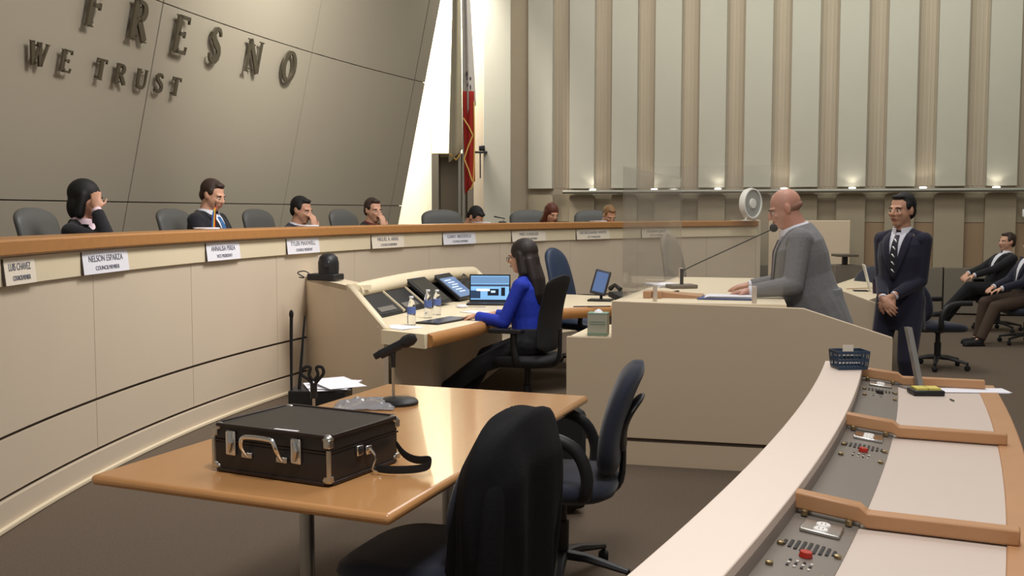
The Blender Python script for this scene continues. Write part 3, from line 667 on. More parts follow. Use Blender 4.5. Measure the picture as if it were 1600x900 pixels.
# squared-up rectangle through the measured corners
ta = R(-21.9); tu = V((cos(ta), sin(ta), 0)); tv = V((-sin(ta), cos(ta), 0)); tcen = sum(tc, V()) / 4
tab = thing('conference_table', 'light maple table with rounded edge and grey steel legs under the black case', 'table', (tcen.x, tcen.y, 0), ta)
loc = [((p - tcen).dot(tu), (p - tcen).dot(tv)) for p in tc]
MB().prism(loc, TT - .034, TT).build('tabletop', woodt, tab, bevel=.014)
for x, y in ((0, -.55), (0, .55)):
    MB().box((0, y, .02), (.62, .08, .035)).build('foot', mat('satin_steel', (.42, .42, .42), .35, .9), tab, bevel=.01)
    MB().lathe([(.001, .036), (.025, .036), (.025, TT - .05), (.10, TT - .05), (.10, TT - .034), (.001, TT - .034)], (x, y, 0), 18).build('leg', mat('satin_steel', (.42, .42, .42), .35, .9), tab)
# --- case
ca = R(-27.5); cc = V((-.668, 3.405, TT + .001)); ctop = .165
cs = thing('equipment_case', 'black hard-shell case with silver corners, latches and shoulder strap on the table', 'case', cc, ca); cs.scale = (.93, .93, .93)
casem = mat('case_black', srgb(40, 36, 36), .42, var=.1, scale=30); casel = mat('case_edge', srgb(52, 42, 40), .35, .3)
CL, CWd = .49, .40
MB().box((0, 0, .056), (CL, CWd, .105)).build('case_body', casem, cs, bevel=.008)
MB().box((0, 0, .137), (CL, CWd, .055)).build('lid', casem, cs, bevel=.008)
MB().box((0, 0, .1095), (CL + .004, CWd + .004, .006)).build('seam', casel, cs)
fr = MB()
for z in (.008, .163):
    for s in (1, -1): fr.box((0, s * CWd / 2, z), (CL - .03, .014, .012)); fr.box((s * CL / 2, 0, z), (.014, CWd - .03, .012))
fr.build('edge_rail', casel, cs, bevel=.003)
for sx in (1, -1):
    for sy in (1, -1):
        MB().ell((sx * (CL / 2 - .012), sy * (CWd / 2 - .012), .155), (.020, .020, .014)).box((sx * (CL / 2 - .006), sy * (CWd / 2 - .006), .140), (.026, .026, .03)).build('corner_cap', metal, cs, bevel=.004)
        MB().ell((sx * (CL / 2 - .012), sy * (CWd / 2 - .012), .018), (.020, .020, .014)).box((sx * (CL / 2 - .006), sy * (CWd / 2 - .006), .022), (.026, .026, .022)).build('corner_cap', metal, cs, bevel=.004)
    MB().tube([(sx * (CL / 2 - .0), -(CWd / 2 - .0), .03), (sx * (CL / 2), -(CWd / 2), .12)], .008, 8).build('corner_strip', metal, cs)
for x in (-.165, .115):
    l = MB().box((x, -CWd / 2 - .006, .105), (.042, .012, .085)).build('latch', chrome, cs, bevel=.006)
    MB().tube([(x, -CWd / 2 - .014, .14), (x + .012, -CWd / 2 - .018, .11), (x, -CWd / 2 - .014, .075)], [.008, .011, .006], 8).build('latch_hook', metal, l)
hd = MB().tube([(-.095, -CWd / 2 - .004, .07), (-.095, -CWd / 2 - .03, .105), (-.085, -CWd / 2 - .036, .135), (-.05, -CWd / 2 - .038, .142), (.02, -CWd / 2 - .038, .142), (.045, -CWd / 2 - .036, .135), (.055, -CWd / 2 - .03, .105), (.055, -CWd / 2 - .004, .07)], .0085, 10).build('handle', chrome, cs)
for x in (-.095, .055): MB().box((x, -CWd / 2 - .004, .07), (.045, .010, .02)).build('handle_mount', metal, cs, bevel=.003)
MB().box((.06, -CWd / 2 + .014, .1675), (.095, .014, .002), rz=.05).build('label_strip', paper, cs)
MB().box((CL / 2 + .006, -.04, .09), (.012, .035, .035)).box((CL / 2 + .014, .0, .085), (.012, .03, .03)).build('strap_ring', chrome, cs, bevel=.003)
MB().tube([(CL / 2 + .02, -.0, .09), (CL / 2 + .035, .01, .06), (CL / 2 + .03, .0, .02), (CL / 2 + .05, .02, .008)], .004, 8).build('clip_cord', chrome, cs)
sp = [(CL / 2 + .03, .01, .01), (CL / 2 + .09, -.0, .012), (CL / 2 + .17, .035, .014), (CL / 2 + .215, .085, .02), (CL / 2 + .20, .10, .045), (CL / 2 + .14, .11, .022), (CL / 2 + .05, .15, .03), (CL / 2 + .008, .17, .07)]
m = MB(); rings = []
for p in sp: p = V(p); rings.append([p + V((-.002, -.002, -.004)), p + V((.002, .002, -.004)), p + V((.004, .004, .026)), p + V((0, 0, .026))])
m.loft(rings).build('shoulder_strap', blackm, cs, sub=2)
# --- handheld mic on round-base stand
b = onz(622, 631, TT); e = thing('desk_microphone', 'black handheld microphone clipped on a short round-base stand on the table', 'microphone', b)
MB().lathe([(.001, .001), (.088, .001), (.088, .012), (.078, .022), (.02, .03), (.001, .03)], n=28).build('base', black, e)
MB().tube([(-.02, 0, .02), (-.02, 0, .20)], .007, 10).build('pole', metal, e)
MB().tube([(-.02, 0, .16), (-.02, 0, .215)], .011, 10).build('collar', black, e)
q = MB().tube([(-.02, 0, .21), (-.03, 0, .235)], .015, 10).tube([(-.075, -.0, .215), (.01, 0, .255)], .021, 10).build('clip', black, e)
MB().tube([(-.10, 0, .205), (-.075, 0, .219), (.02, 0, .262)], [.014, .016, .021], 12).build('handle', black, e)
MB().tube([(.02, 0, .262), (.035, 0, .27), (.06, 0, .282), (.08, 0, .291)], [.022, .028, .027, .014], 14).build('grille', mat('mic_mesh', (.03, .03, .03), .5, .6, bump=.6, bscale=500), e)
# --- crumpled bag
bp = onz(572, 634, TT); m = MB(); N = 22; vs = []; fs = []
for i in range(N):
    for j in range(N):
        u, v = i / (N - 1) * 2 - 1, j / (N - 1) * 2 - 1; d = max(0, 1 - (u * u + v * v) * .9)
        vs.append((u * .13, v * .12, .003 + .035 * d * (.55 + .9 * abs(noise.noise(V((u * 3, v * 3, 1))))) + .008 * abs(noise.noise(V((u * 9, v * 9, 4))))))
for i in range(N - 1):
    for j in range(N - 1): a = i * N + j; fs.append((a, a + N, a + N + 1, a + 1))
e = thing('plastic_bag', 'crumpled clear plastic bag lying between the case and the microphone', 'bag', bp + V((0, 0, .001)))
MB().add(vs, fs).build('film', mat('crinkled_film', (.42, .42, .45), .10, spec=1.0, alpha=.6), e, smooth=20, solid=.001)
# --- empty mic clip on stand behind the case
b = V((-.80, 4.22, TT)); e = thing('microphone_clip_stand', 'empty black looped microphone clip on a thin stand behind the case', 'microphone stand', b)
MB().lathe([(.001, .001), (.07, .001), (.068, .010), (.015, .018), (.001, .018)], n=24).build('base', black, e)
MB().tube([(0, 0, .015), (0, 0, .10)], .006, 8).build('pole', metal, e)
MB().tube([(0, 0, .08), (0, 0, .135)], .014, 10).build('collar', black, e)
for s in (1, -1): MB().tube([(0, 0, .13), (s * .02, 0, .155), (s * .045 - .005, 0, .18), (s * .035, 0, .205), (s * .012, 0, .205), (s * .018, 0, .175), (0, 0, .15)], .0065, 8).build('loop', blackm, e)
# --- cart with receiver, antennas, papers
e = thing('equipment_cart', 'low black cart standing between the table and the clerk console', 'cart', (-1.27, 6.95, 0))
MB().box((0, 0, .30), (.34, .36, .02)).build('top_tray', black, e, bevel=.004); MB().box((0, 0, .12), (.32, .34, .02)).build('lower_tray', black, e)
for x in (-.14, .14):
    for y in (-.15, .15): MB().tube([(x, y, .03), (x, y, .29)], .011, 8).build('leg', black, e); MB().ell((x, y, .022), (.02, .012, .021)).build('caster', blackm, e)
rc = thing('wireless_receiver', 'black receiver box with two upright whip antennas on the cart', 'radio receiver', (-1.27, 6.95, .311)); rc.scale = (1.38, 1.1, 1.38)
MB().box((0, 0, .035), (.27, .28, .07)).build('housing', black, rc, bevel=.005)
MB().tube([(-.125, -.10, .06), (-.122, -.10, .34), (-.12, -.10, .42)], [.006, .008, .008], 8).ell((-.12, -.10, .43), (.011, .011, .022)).build('antenna', blackm, rc)
MB().tube([(-.095, -.06, .06), (-.065, -.05, .42)], [.009, .004], 8).build('antenna', blackm, rc)
e = thing('paper_stack', 'loose white papers lying on the black receiver box', 'papers', (-1.20, 6.93, .412)); e.scale = (1.4, 1.2, 1.2)
for i, (x, y, a, t) in enumerate(((-.02, 0, .3, .0), (.02, .01, -.2, .02), (.03, .0, .6, .05))):
    MB().box((x, y, .004 + i * .010), (.19, .24, .0015), M=Matrix.Rotation(a, 3, 'Z') @ Matrix.Rotation(.04 + t, 3, 'X')).build('sheet', paper, e)
# --- chairs round the table
office_chair('navy task chair with loop arms drawn up to the right side of the table', (.21, 4.42), R(172), 'task', None, 0, .47, .95)
jc = (-.30, 3.44)
office_chair('navy task chair half hidden by the black coat hung over its back', jc, R(160), 'plain', None, 0, .47, .90)
E2 = thing('coat', 'black coat draped over the back of the nearest chair', 'coat', (jc[0], jc[1], 0), R(160))
cloth = mat('black_coat_cloth', (.009, .009, .011), .9, var=.2, scale=30, bump=.15, bscale=150, spec=.2)
m = MB(); rings = []; n = 48
for k in range(26):
    t = k / 25; z = lerp(.955, .16, t)
    hw = .26 + .075 * min(1, (t / .08)) ** .5 - .07 * max(0, t - .3) + (.012 * sin(t * 7)); th = .045 + .055 * min(1, t * 5) + .02 * t; ring = []
    for i in range(n):
        a = 2 * pi * i / n; c, s = cos(a), sin(a); f = .022 * min(1, t * 2.2) * (sin(a * 6 + 1.5 * sin(t * 3)) + .6 * sin(a * 11 + t * 5))
        y = (hw + f) * (abs(c) ** .75) * (1 if c >= 0 else -1); x = (th + f * .8) * (abs(s) ** .75) * (1 if s >= 0 else -1)
        ring.append((-.30 + x + .04 * t - .04 * (1 - t), y, z - .05 * (abs(y) / .3) ** 2.2 * (1 - t)))
    rings.append(ring)
m.loft(rings).build('coat_body', cloth, E2, smooth=180, sub=1)
for s in (1, -1):
    MB().tube([(-.33, s * .21, .86), (-.35, s * .275, .74), (-.345, s * .285, .52), (-.33, s * .265, .30), (-.33, s * .25, .20)], [.05, .062, .06, .052, .048], 12, flat=(.8, 1)).build('sleeve', cloth, E2, smooth=180, sub=1)
e = thing('rolling_bag', 'black bag standing on the floor beyond the right table corner', 'bag', (.22, 5.45, 0), .2)
MB().box((0, 0, .29), (.30, .22, .52)).build('bag_body', blackm, e, bevel=.03); MB().tube([(-.08, 0, .55), (-.07, 0, .60), (.07, 0, .60), (.08, 0, .55)], .01, 8).build('handle', black, e)
for x in (-.11, .11): MB().ell((x, 0, .02), (.015, .02, .02)).build('wheel', black, e)

# ================================================================== CLERK CONSOLE
DZ = .75
con = thing('clerk_console', 'cream laminate clerk console with raised hood and sloping equipment bay', 'console')
pA = V((-1.85, 9.40, 0)); pB = onz(600, 515, DZ); pB.z = 0; d = (pB - pA).normalized(); Lp = (pB - pA).length; nrm = V((-d.y, d.x, 0))
def side(s, z): return pA + d * s + V((0, 0, z))
Mx = Matrix((d, V((0, 0, 1)), V((-d.y, d.x, 0)) * -1)).transposed()
sH = 1.35; zH = 1.0
MB().prism([(0, 0), (Lp, 0), (Lp, DZ), (sH, zH), (0, zH)], -.03, .0, M=Mx, off=pA).build('end_panel', cream, con)
MB().add([side(sH, zH) - nrm * .002 + V((0, 0, .004)), side(Lp, DZ) - nrm * .002 + V((0, 0, .004)), side(Lp, DZ) + nrm * .05 + V((0, 0, .004)), side(sH, zH) + nrm * .05 + V((0, 0, .004))], [(0, 1, 2, 3)]).build('slanted_edge', creamhi, con, solid=.012)
ht = side(sH, zH); hb_ = V((-.44, 10.85, 0)); hdv = (V((hb_.x, hb_.y, 0)) - V((ht.x, ht.y, 0))); Lh = hdv.length; hdv.normalize(); hn = V((hdv.y, -hdv.x, 0))   # hn faces the clerk
def hp(s, n, z): return V((ht.x, ht.y, 0)) + hdv * s + hn * n + V((0, 0, z))
# hood: rounded cream rail arching gently
rings = []
for i in range(13):
    t = i / 12; s = .07 + t * (Lh - .07); lift = .03 * sin(pi * t); rings.append([hp(s, .03 + .075 * cos(a), zH - .055 + lift + .065 * sin(a)) for a in [pi * 2 * q / 14 for q in range(14)]])
MB().loft(rings).build('hood', creamhi, con, smooth=60)
MB().loft([[hp(s, -.04, 0), hp(s, -.01, 0), hp(s, -.01, .97), hp(s, -.04, .97)] for s in (.08, Lh)]).build('back_panel', cream, con)
# sloping bay behind the equipment
MB().loft([[hp(s, .0, .94), hp(s, .02, .95), hp(s, .28, DZ + .01), hp(s, .26, DZ)] for s in (.04, Lh)]).build('bay_panel', mat('black_bay', (.02, .018, .016), .6), con)
# far cheek
MB().add([hp(Lh, -.04, 0), hp(Lh, .34, 0), hp(Lh, .34, DZ), hp(Lh, .08, zH - .01), hp(Lh, -.04, zH - .01)], [(0, 1, 2, 3, 4)]).build('far_cheek', creamhi, con, solid=.04)
# worktop and maple nosing
front = [onz(600, 515, DZ), onz(668, 522, DZ), onz(735, 507, DZ), onz(800, 488, DZ), onz(880, 482, DZ), onz(968, 477, DZ)]
poly = [(p.x, p.y) for p in front] + [(1.25, 10.1), (.55, 10.5), (-.1, 11.0), (-.50, 11.0), (-1.12, 8.25)]
MB().prism(poly, DZ - .05, DZ).build('worktop', creamhi, con, bevel=.006)
mm = MB(); rings = []
for i, p in enumerate(front[1:]):
    q = front[1:]; t = (q[min(i + 1, len(q) - 1)] - q[max(i - 1, 0)]).normalized(); nn = V((t.y, -t.x, 0))
    rings.append([p + nn * .0 + V((0, 0, .003)), p + nn * .035 + V((0, 0, -.012)), p + nn * .045 + V((0, 0, -.05)), p + nn * .03 + V((0, 0, -.088)), p + V((0, 0, -.092))])
mm.loft(rings).build('wood_nosing', woodm, con, smooth=60)
a, b = front[0], front[1]; t = (b - a).normalized(); nn = V((t.y, -t.x, 0))
MB().loft([[p + V((0, 0, .002)), p + nn * .03 + V((0, 0, .002)), p + nn * .03 + V((0, 0, -.10)), p + V((0, 0, -.10))] for p in (a, b)]).build('edge_trim', creamhi, con, bevel=.004)
# pedestal under the right part of the worktop
MB().prism([(-.84, 7.5), (-.60, 7.75), (-.1, 10.7), (-.45, 10.9), (-1.05, 8.3)], .0, DZ - .05).build('pedestal', cream, con)
MB().box((.95, 9.75, .35), (.06, .7, .70)).build('support_panel', cream, con)
# equipment set in the bay
uu, vv = hdv, (hp(0, .27, DZ) - hp(0, .01, .955)).normalized(); ww = uu.cross(vv).normalized(); ww = ww if ww.z > 0 else -ww
MBay = Matrix((uu, -vv, uu.cross(-vv))).transposed()
def bay(s, t, off=.0): return hp(s, .01, .955) + vv * t + ww * off
for s, l in ((.05, 'black blank equipment tray nearest the open end of the console'), (.52, 'second black equipment tray with a pale divider in the console')):
    e = thing('equipment_tray', l, 'equipment', bay(s + .2, .17, .012), M=MBay); MB().box((0, 0, 0), (.42, .30, .02)).build('tray', black, e, bevel=.004)
    MB().box((.22, 0, .006), (.012, .32, .03)).build('divider', creamhi, e)
    MB().box((-.02, -.10, .012), (.30, .05, .006)).build('strip', mat('smoked_strip', srgb(110, 105, 100), .4), e)
scr = mat('blue_screen', (.05, .08, .14), .2, emit=srgb(130, 165, 215), es=.55)
def panel_monitor(px, l, on, s):
    c = bay(s, .20, .07); e = thing('tilted_monitor', l, 'monitor', c, M=MBay)
    MB().box((0, 0, 0), (.40, .36, .03)).build('housing', black, e, bevel=.006); MB().box((0, 0, -.05), (.16, .12, .08)).build('bracket', black, e)
    MB().box((.0, .163, .017), (.07, .022, .003)).build('label_sticker', paper, e)
    if on:
        o = MB().box((0, -.035, .016), (.36, .26, .003)).build('screen', scr, e)
        for i in range(6): MB().box((-.05 + .03 * (i % 3), .06 - i * .032, .018), (.16, .012, .001)).build('text_line', mat('screen_white', (.5, .6, .7), .4, emit=srgb(200, 215, 235), es=.6), o)
        MB().box((.12, -.02, .018), (.08, .16, .001)).build('window', mat('screen_dark', (.1, .15, .25), .4, emit=srgb(70, 110, 180), es=.5), o)
    else: MB().box((0, -.02, .016), (.35, .28, .003)).build('screen', mat('dead_screen', (.012, .012, .014), .15), e)
panel_monitor(640, 'switched-off black tilted monitor left of the blue one on the console', 0, 1.15)
panel_monitor(690, 'lit blue tilted monitor in the middle of the console', 1, 1.78)
# laptop
lp_ = onz(765, 474, DZ); e = thing('laptop', 'open laptop showing the meeting room on its screen on the console', 'laptop', lp_ + V((0, .02, .001)), R(-4))
MB().box((0, -.12, .008), (.37, .25, .016)).build('base', black, e, bevel=.004); kb = MB().box((0, -.10, .017), (.32, .12, .003)).build('keyboard', blackm, e)
Ms = Matrix.Rotation(R(-8), 3, 'X'); lid = MB().box((0, .035, .135), (.37, .012, .245), M=Ms).build('lid', black, e, bevel=.004)
def sc(x, z, w_, h_, c, nm, es=.8, o=.0): MB().box(V((0, .035, .135)) + Ms @ V((x, -.0075 - o, z)), (w_, .002, h_), M=Ms).build(nm, mat(nm, c, .3, emit=c, es=es), lid)
sc(0, 0, .345, .215, srgb(120, 170, 215), 'screen_glow', .75); sc(0, .07, .34, .06, srgb(95, 130, 170), 'screen_wall', .7, .001); sc(0, .022, .345, .018, srgb(60, 75, 105), 'screen_heads', .5, .0015)
sc(.03, -.04, .10, .06, srgb(20, 28, 44), 'screen_figure', .4, .002); sc(.12, -.035, .035, .075, srgb(15, 20, 35), 'screen_person', .4, .002); sc(-.13, -.06, .09, .07, srgb(40, 60, 90), 'screen_desk', .5, .002); sc(-.06, -.02, .12, .02, srgb(235, 240, 250), 'screen_band', 1.0, .002); sc(.03, -.035, .04, .02, srgb(170, 200, 230), 'screen_highlight', .9, .003)
def bottle(px, py, h, l):
    p = onz(px, py, DZ); e = thing('water_bottle', l, 'bottle', p + V((0, 0, .001)), group='water bottles on the console'); r = .031
    MB().lathe([(.001, 0), (r, 0), (r, h * .3), (r * .93, h * .34), (r, h * .38), (r, h * .66), (r * .8, h * .78), (.013, h * .9), (.013, h * .94), (.001, h * .94)], n=20).build('bottle_body', clear, e, smooth=60)
    MB().lathe([(.001, h * .94), (.016, h * .94), (.016, h), (.001, h)], n=16).build('cap', paper, e); MB().lathe([(r + .0008, h * .40), (r + .0008, h * .62)], n=20).build('bottle_label', mat('blue_bottle_label', srgb(90, 110, 170), .5), e, solid=.001)
bottle(643, 508, .21, 'clear water bottle nearest the end of the console'); bottle(669, 497, .22, 'clear water bottle between two others before the lit monitor'); bottle(683, 492, .20, 'clear water bottle right before the blue screen')
e = thing('tablet', 'dark flat tablet lying on the console in front of the bottles', 'tablet', onz(690, 502, DZ) + V((0.02, 0, .001)), R(62)); MB().box((0, 0, .006), (.50, .20, .012)).build('tablet_body', black, e, bevel=.004); MB().box((0, 0, .0125), (.46, .17, .001)).build('glass', mat('dim_screen', srgb(60, 66, 80), .12), e)
e = thing('mouse', 'small white computer mouse beside the laptop', 'mouse', onz(722, 481, DZ) + V((0, 0, .001))); MB().ell((0, 0, .012), (.05, .03, .016)).build('mouse_body', paper, e); MB().tube([(.04, 0, .008), (.12, .05, .005), (.2, .02, .005)], .002, 5).build('cord', black, e)
paper_stack('white paper sheets at the front corner of the console', onz(625, 512, DZ) + V((0, 0, .001)), R(50), (.2, .26), .006)
paper_stack('white sheet left of the laptop on the console', onz(742, 488, DZ) + V((0, 0, .001)), R(50), (.16, .2), .004, 2)
e = thing('cable_bundle', 'tangled black cables hanging on the console wall above the laptop', 'cables', hp(2.35, .06, .90)); 
for i in range(3): MB().tube([(0, 0, .08), (.04 + .02 * i, -.06, .03), (.0, -.14 - .03 * i, -.03), (-.03, -.08, -.10), (.05, .05, -.14)], .006, 6).build('cable', black, e, sub=1)
# dome camera
p = V((-1.42, 8.86, 1.0)); p = side(.72, 1.0) + nrm * .0; e = thing('dome_camera', 'black pan-tilt dome camera sitting on top of the console end', 'camera', p + V((0, 0, .002)), R(-20))
MB().box((0, 0, .03), (.26, .17, .055)).build('camera_base', black, e, bevel=.01)
MB().lathe([(.001, .055), (.082, .055), (.086, .09), (.086, .15), (.074, .195), (.045, .222), (.001, .23)], (.03, 0, 0), 28).build('dome', black, e, smooth=60)
MB().lathe([(.001, 0), (.03, 0), (.026, .012), (.001, .012)], (.06, -.078, .14), 16, Matrix.Rotation(pi / 2, 3, 'X')).build('lens', mat('lens_glass', (.02, .02, .03), .05), e)
MB().tube([(-.12, 0, .03), (-.18, -.02, .075), (-.25, -.03, .06), (-.20, 0, .02), (-.26, .01, .02)], .006, 6).build('cable', black, e, sub=1)
MB().prism([(-2.1, 9.0), (-1.2, 7.95), (-1.12, 8.25), (-1.3, 9.7), (-2.0, 9.6)], .96, .998).build('top_shelf', cream, con) if False else MB().loft([[side(s, .96), side(s, .998), side(s, .998) + nrm * .2 * 1, side(s, .96) + nrm * .2] for s in (.0, sH)]).build('top_shelf', creamhi, con)
# cable box on the floor side
p = onz(600, 590, .25); e = thing('cable_box', 'small grey cable box fixed low on the console end behind the microphone', 'junction box', (-.80, 7.10, .18)); MB().box((0, 0, .06), (.12, .08, .12)).build('box_body', mat('putty_plastic', srgb(150, 140, 120), .6), e, bevel=.006); MB().tube([(.02, -.05, .08), (.06, -.08, .04), (.02, -.08, .0), (.10, -.05, -.02)], .006, 6).build('cable', black, e)
# desk phone and small monitor on the right arm of the console
p = onz(940, 472, DZ); e = thing('video_phone', 'dark tablet-like screen on a stand at the right arm of the console', 'monitor', p + V((0, .12, .001)), R(-15))
MB().box((0, 0, .008), (.22, .16, .016)).build('foot', black, e, bevel=.004); MB().tube([(0, .03, .01), (0, .04, .10)], .014, 8).build('neck', black, e)
Mt = Matrix.Rotation(R(12), 3, 'Y') @ Matrix.Rotation(R(-20), 3, 'X'); MB().box((0, 0, .17), (.15, .025, .24), M=Mt).build('housing', mat('dark_grey_plastic', srgb(48, 48, 54), .4), e, bevel=.02); MB().box(V((0, 0, .17)) + Mt @ V((0, -.014, 0)), (.11, .003, .19), M=Mt).build('screen', mat('dim_blue_screen', srgb(80, 100, 140), .2, emit=srgb(90, 115, 165), es=.35), e)
p = onz(965, 470, DZ); e = thing('desk_phone', 'black desk phone with handset beside the small screen', 'phone', p + V((.04, .14, .001)), R(30))
MB().box((0, 0, .03), (.16, .18, .05), M=Matrix.Rotation(.2, 3, 'X')).build('phone_body', black, e, bevel=.008); MB().tube([(-.06, -.08, .10), (-.065, 0, .14), (-.06, .08, .10)], [.024, .016, .024], 10).build('handset', black, e)
e = thing('pen', 'black pen lying near the right end of the console', 'pen', onz(925, 480, DZ) + V((0, 0, .006))); MB().tube([(-.16, 0, 0), (.16, .02, 0)], .005, 8).build('pen_body', black, e)
office_chair('tall dark blue leather chair behind the small screen', (.70, 10.75), R(-35), 'blueexec', None, 0, .47, 1.20)
office_chair('pale grey chair seen through the acrylic shield', (1.98, 11.6), R(-40), 'ghost', None, 0, .50, 1.33)

# ================================================================== PODIUM
P0 = V((.341, 6.585, 0)); P1 = V((2.211, 6.095, 0)); pd = (P1 - P0).normalized(); pn = V((-pd.y, pd.x, 0)); PL = (P1 - P0).length
Mp = Matrix((pd, V((0, 0, 1)), -pn)).transposed()   # panel drawn in (along, up)
pod = thing('podium', 'wide cream laminate podium with stepped and sloping side panels', 'podium')
s1 = .285; s2 = 1.43
MB().prism([(0, .168), (PL, .168), (PL, .84), (s2, 1.0), (s1, 1.02), (s1, .79), (0, .79)], -.04, 0, M=Mp, off=P0).build('side_panel', podm, pod, bevel=.004)
MB().prism([(0, .148), (PL, .148), (PL, .170), (0, .170)], -.04, -.012, M=Mp, off=P0).build('reveal', darkgap, pod)
MB().prism([(0, 0), (PL, 0), (PL, .146), (0, .146)], -.04, -.004, M=Mp, off=P0).build('plinth', podm, pod)
Q0 = V((1.15, 9.05, 0)); Q1 = V((2.95, 8.46, 0)); qd = (Q1 - Q0).normalized(); QL = (Q1 - Q0).length
MB().prism([(0, .0), (QL, .0), (QL, .83), (QL - .45, .99), (0, .99)], -.04, 0, M=Matrix((qd, V((0, 0, 1)), V((qd.y, -qd.x, 0)))).transposed(), off=Q0).build('far_side_panel', podm, pod, bevel=.004)
L0 = P0 + pd * s1; top = [(L0.x, L0.y), (1.64, 6.28), (1.80, 7.0), (2.02, 7.8), (2.38, 8.70), (1.40, 8.98)]
MB().prism(top, .985, 1.018).build('podium_top', creamhi, pod, bevel=.004)
MB().loft([[(L0.x, L0.y, 0), (L0.x + .04, L0.y, 0), (L0.x + .04, L0.y, .985), (L0.x, L0.y, .985)], [(1.40, 8.98, 0), (1.44, 8.98, 0), (1.44, 8.98, .985), (1.40, 8.98, .985)]]).build('front_panel', podm, pod)
MB().prism([(.36, 6.60), (L0.x, 6.53), (.86, 7.25), (.58, 7.32)], .755, .79).build('side_shelf', creamhi, pod, bevel=.003)
MB().prism([(.36, 6.60), (.40, 6.60), (.62, 7.30), (.58, 7.32)], 0, .755).build('shelf_panel', podm, pod)
# acrylic shield
sh = thing('acrylic_shield', 'clear acrylic sneeze shield standing on the podium top', 'shield')
def wall_strip(a, b, z0, z1, th=.008):
    a, b = V((*a, 0)), V((*b, 0)); d = (b - a).normalized(); n = V((-d.y, d.x, 0)) * th / 2
    return MB().loft([[p - n + V((0, 0, z0)), p + n + V((0, 0, z0)), p + n + V((0, 0, z1)), p - n + V((0, 0, z1))] for p in (a, b)])
g0 = (.70, 6.56); g1 = (1.63, 6.34); g2 = (1.42, 8.88)
wall_strip(g0, g1, 1.03, 1.85).build('side_pane', mat('clear_acrylic', (.5, .47, .42), .04, spec=.5, alpha=.07), sh); wall_strip((g0[0] - .006, g0[1] + .03), g2, 1.03, 1.85).build('front_pane', glass, sh)
for px, l in ((1028, 1), (1178, 1)):
    p = onz(px, 473, 1.02); t = (p.x - g0[0]) / (g1[0] - g0[0]); yy = lerp(g0[1], g1[1], t)
    for s in (-.014, .014): MB().box((p.x, yy + s, 1.07), (.022, .012, .10)).build('pane_clamp', mat('frosted_clamp', srgb(220, 205, 190), .3), sh, bevel=.002)
MB().box((g2[0], g2[1], 1.06), (.03, .03, .08)).build('pane_clamp', mat('frosted_clamp', (1, 1, 1)), sh)
PT = 1.019
# gooseneck mic
b = onz(1065, 450, PT); mt = atY(1209, 356, b.y - .25); e = thing('gooseneck_microphone', 'long black gooseneck microphone reaching towards the bald man', 'microphone', (b.x, b.y, PT))
r = mt - V((b.x, b.y, PT)); MB().box((0, 0, .014), (.20, .14, .026), rz=.2).build('base', mat('taupe_base', srgb(110, 100, 88), .5), e, bevel=.006)
MB().tube([(0, 0, .02), (.0, 0, .14)], .013, 10).build('stem', black, e)
s0_ = V((0, 0, .12)); pt = [s0_, lerp(s0_, r, .15) + V((0, 0, .004)), lerp(s0_, r, .5), r - r.normalized() * .03]
MB().tube(pt, .0042, 8).build('gooseneck', black, e); MB().ell(r, (.030, .030, .030), nu=20, nv=12).build('foam_ball', blackm, e)
# podium top things
e = thing('wooden_riser', 'low wooden wedge tray with two square ends at the podium corner', 'wooden tray', onz(1040, 466, PT), atan2(pd.y, pd.x))
for x in (-.115, -.05): MB().box((x, .0, .022), (.052, .06, .044)).build('block', woodd, e, bevel=.003)
MB().loft([[(-.14, .03, 0), (-.14, .30, 0), (-.14, .30, .03), (-.14, .03, .045)], [(.22, .03, 0), (.22, .30, 0), (.22, .30, .012), (.22, .03, .012)]]).build('wedge', woodd, e)
paper_stack('white papers lying behind the wooden tray on the podium', onz(1042, 449, PT) + V((.0, .12, .0)), .3, (.20, .26), .02)
e = thing('cable', 'short black cable coiled by the foot of the gooseneck microphone', 'cable', onz(1052, 461, PT) + V((0, 0, .006))); MB().tube([(-.08, 0, 0), (-.03, .06, .0), (.04, .02, .02), (0, -.04, 0), (.08, -.03, .0), (.1, .08, 0)], .007, 6).build('cord', black, e, sub=1)
e = thing('folder', 'blue folder with white papers on it under the hand of the speaker', 'folder', onz(1125, 467, PT) + V((.04, .02, .001)), -.25)
MB().box((0, 0, .004), (.34, .24, .008)).build('cover', mat('blue_folder_card', srgb(60, 84, 140), .6), e)
for i in range(3): MB().box((.02 + .01 * i, .01, .011 + i * .004), (.30, .215, .002), rz=.03 * i).build('sheet', paper, e)
# tissue box
p = onz(935, 527, .79); e = thing('tissue_box', 'pale grey-green tissue box on the low shelf of the podium', 'tissue box', (p.x + .01, p.y + .12, .791), -.2)
bm_ = mat('tissue_box_card', srgb(176, 176, 160), .7); MB().box((0, 0, .07), (.125, .125, .14)).build('box', bm_, e, bevel=.002); MB().box((0, 0, .141), (.128, .128, .004)).build('top_rim', mat('green_card', srgb(120, 150, 130), .7), e)
MB().box((0, -.0645, .075), (.10, .003, .004)).box((0, -.0645, .09), (.10, .003, .003)).box((0, -.0645, .012), (.126, .003, .012)).build('printed_band', mat('green_card', (1, 1, 1)), e)
MB().lathe([(.001, .14), (.03, .143), (.022, .155), (.006, .165)], n=10).build('tissue', paper, e)
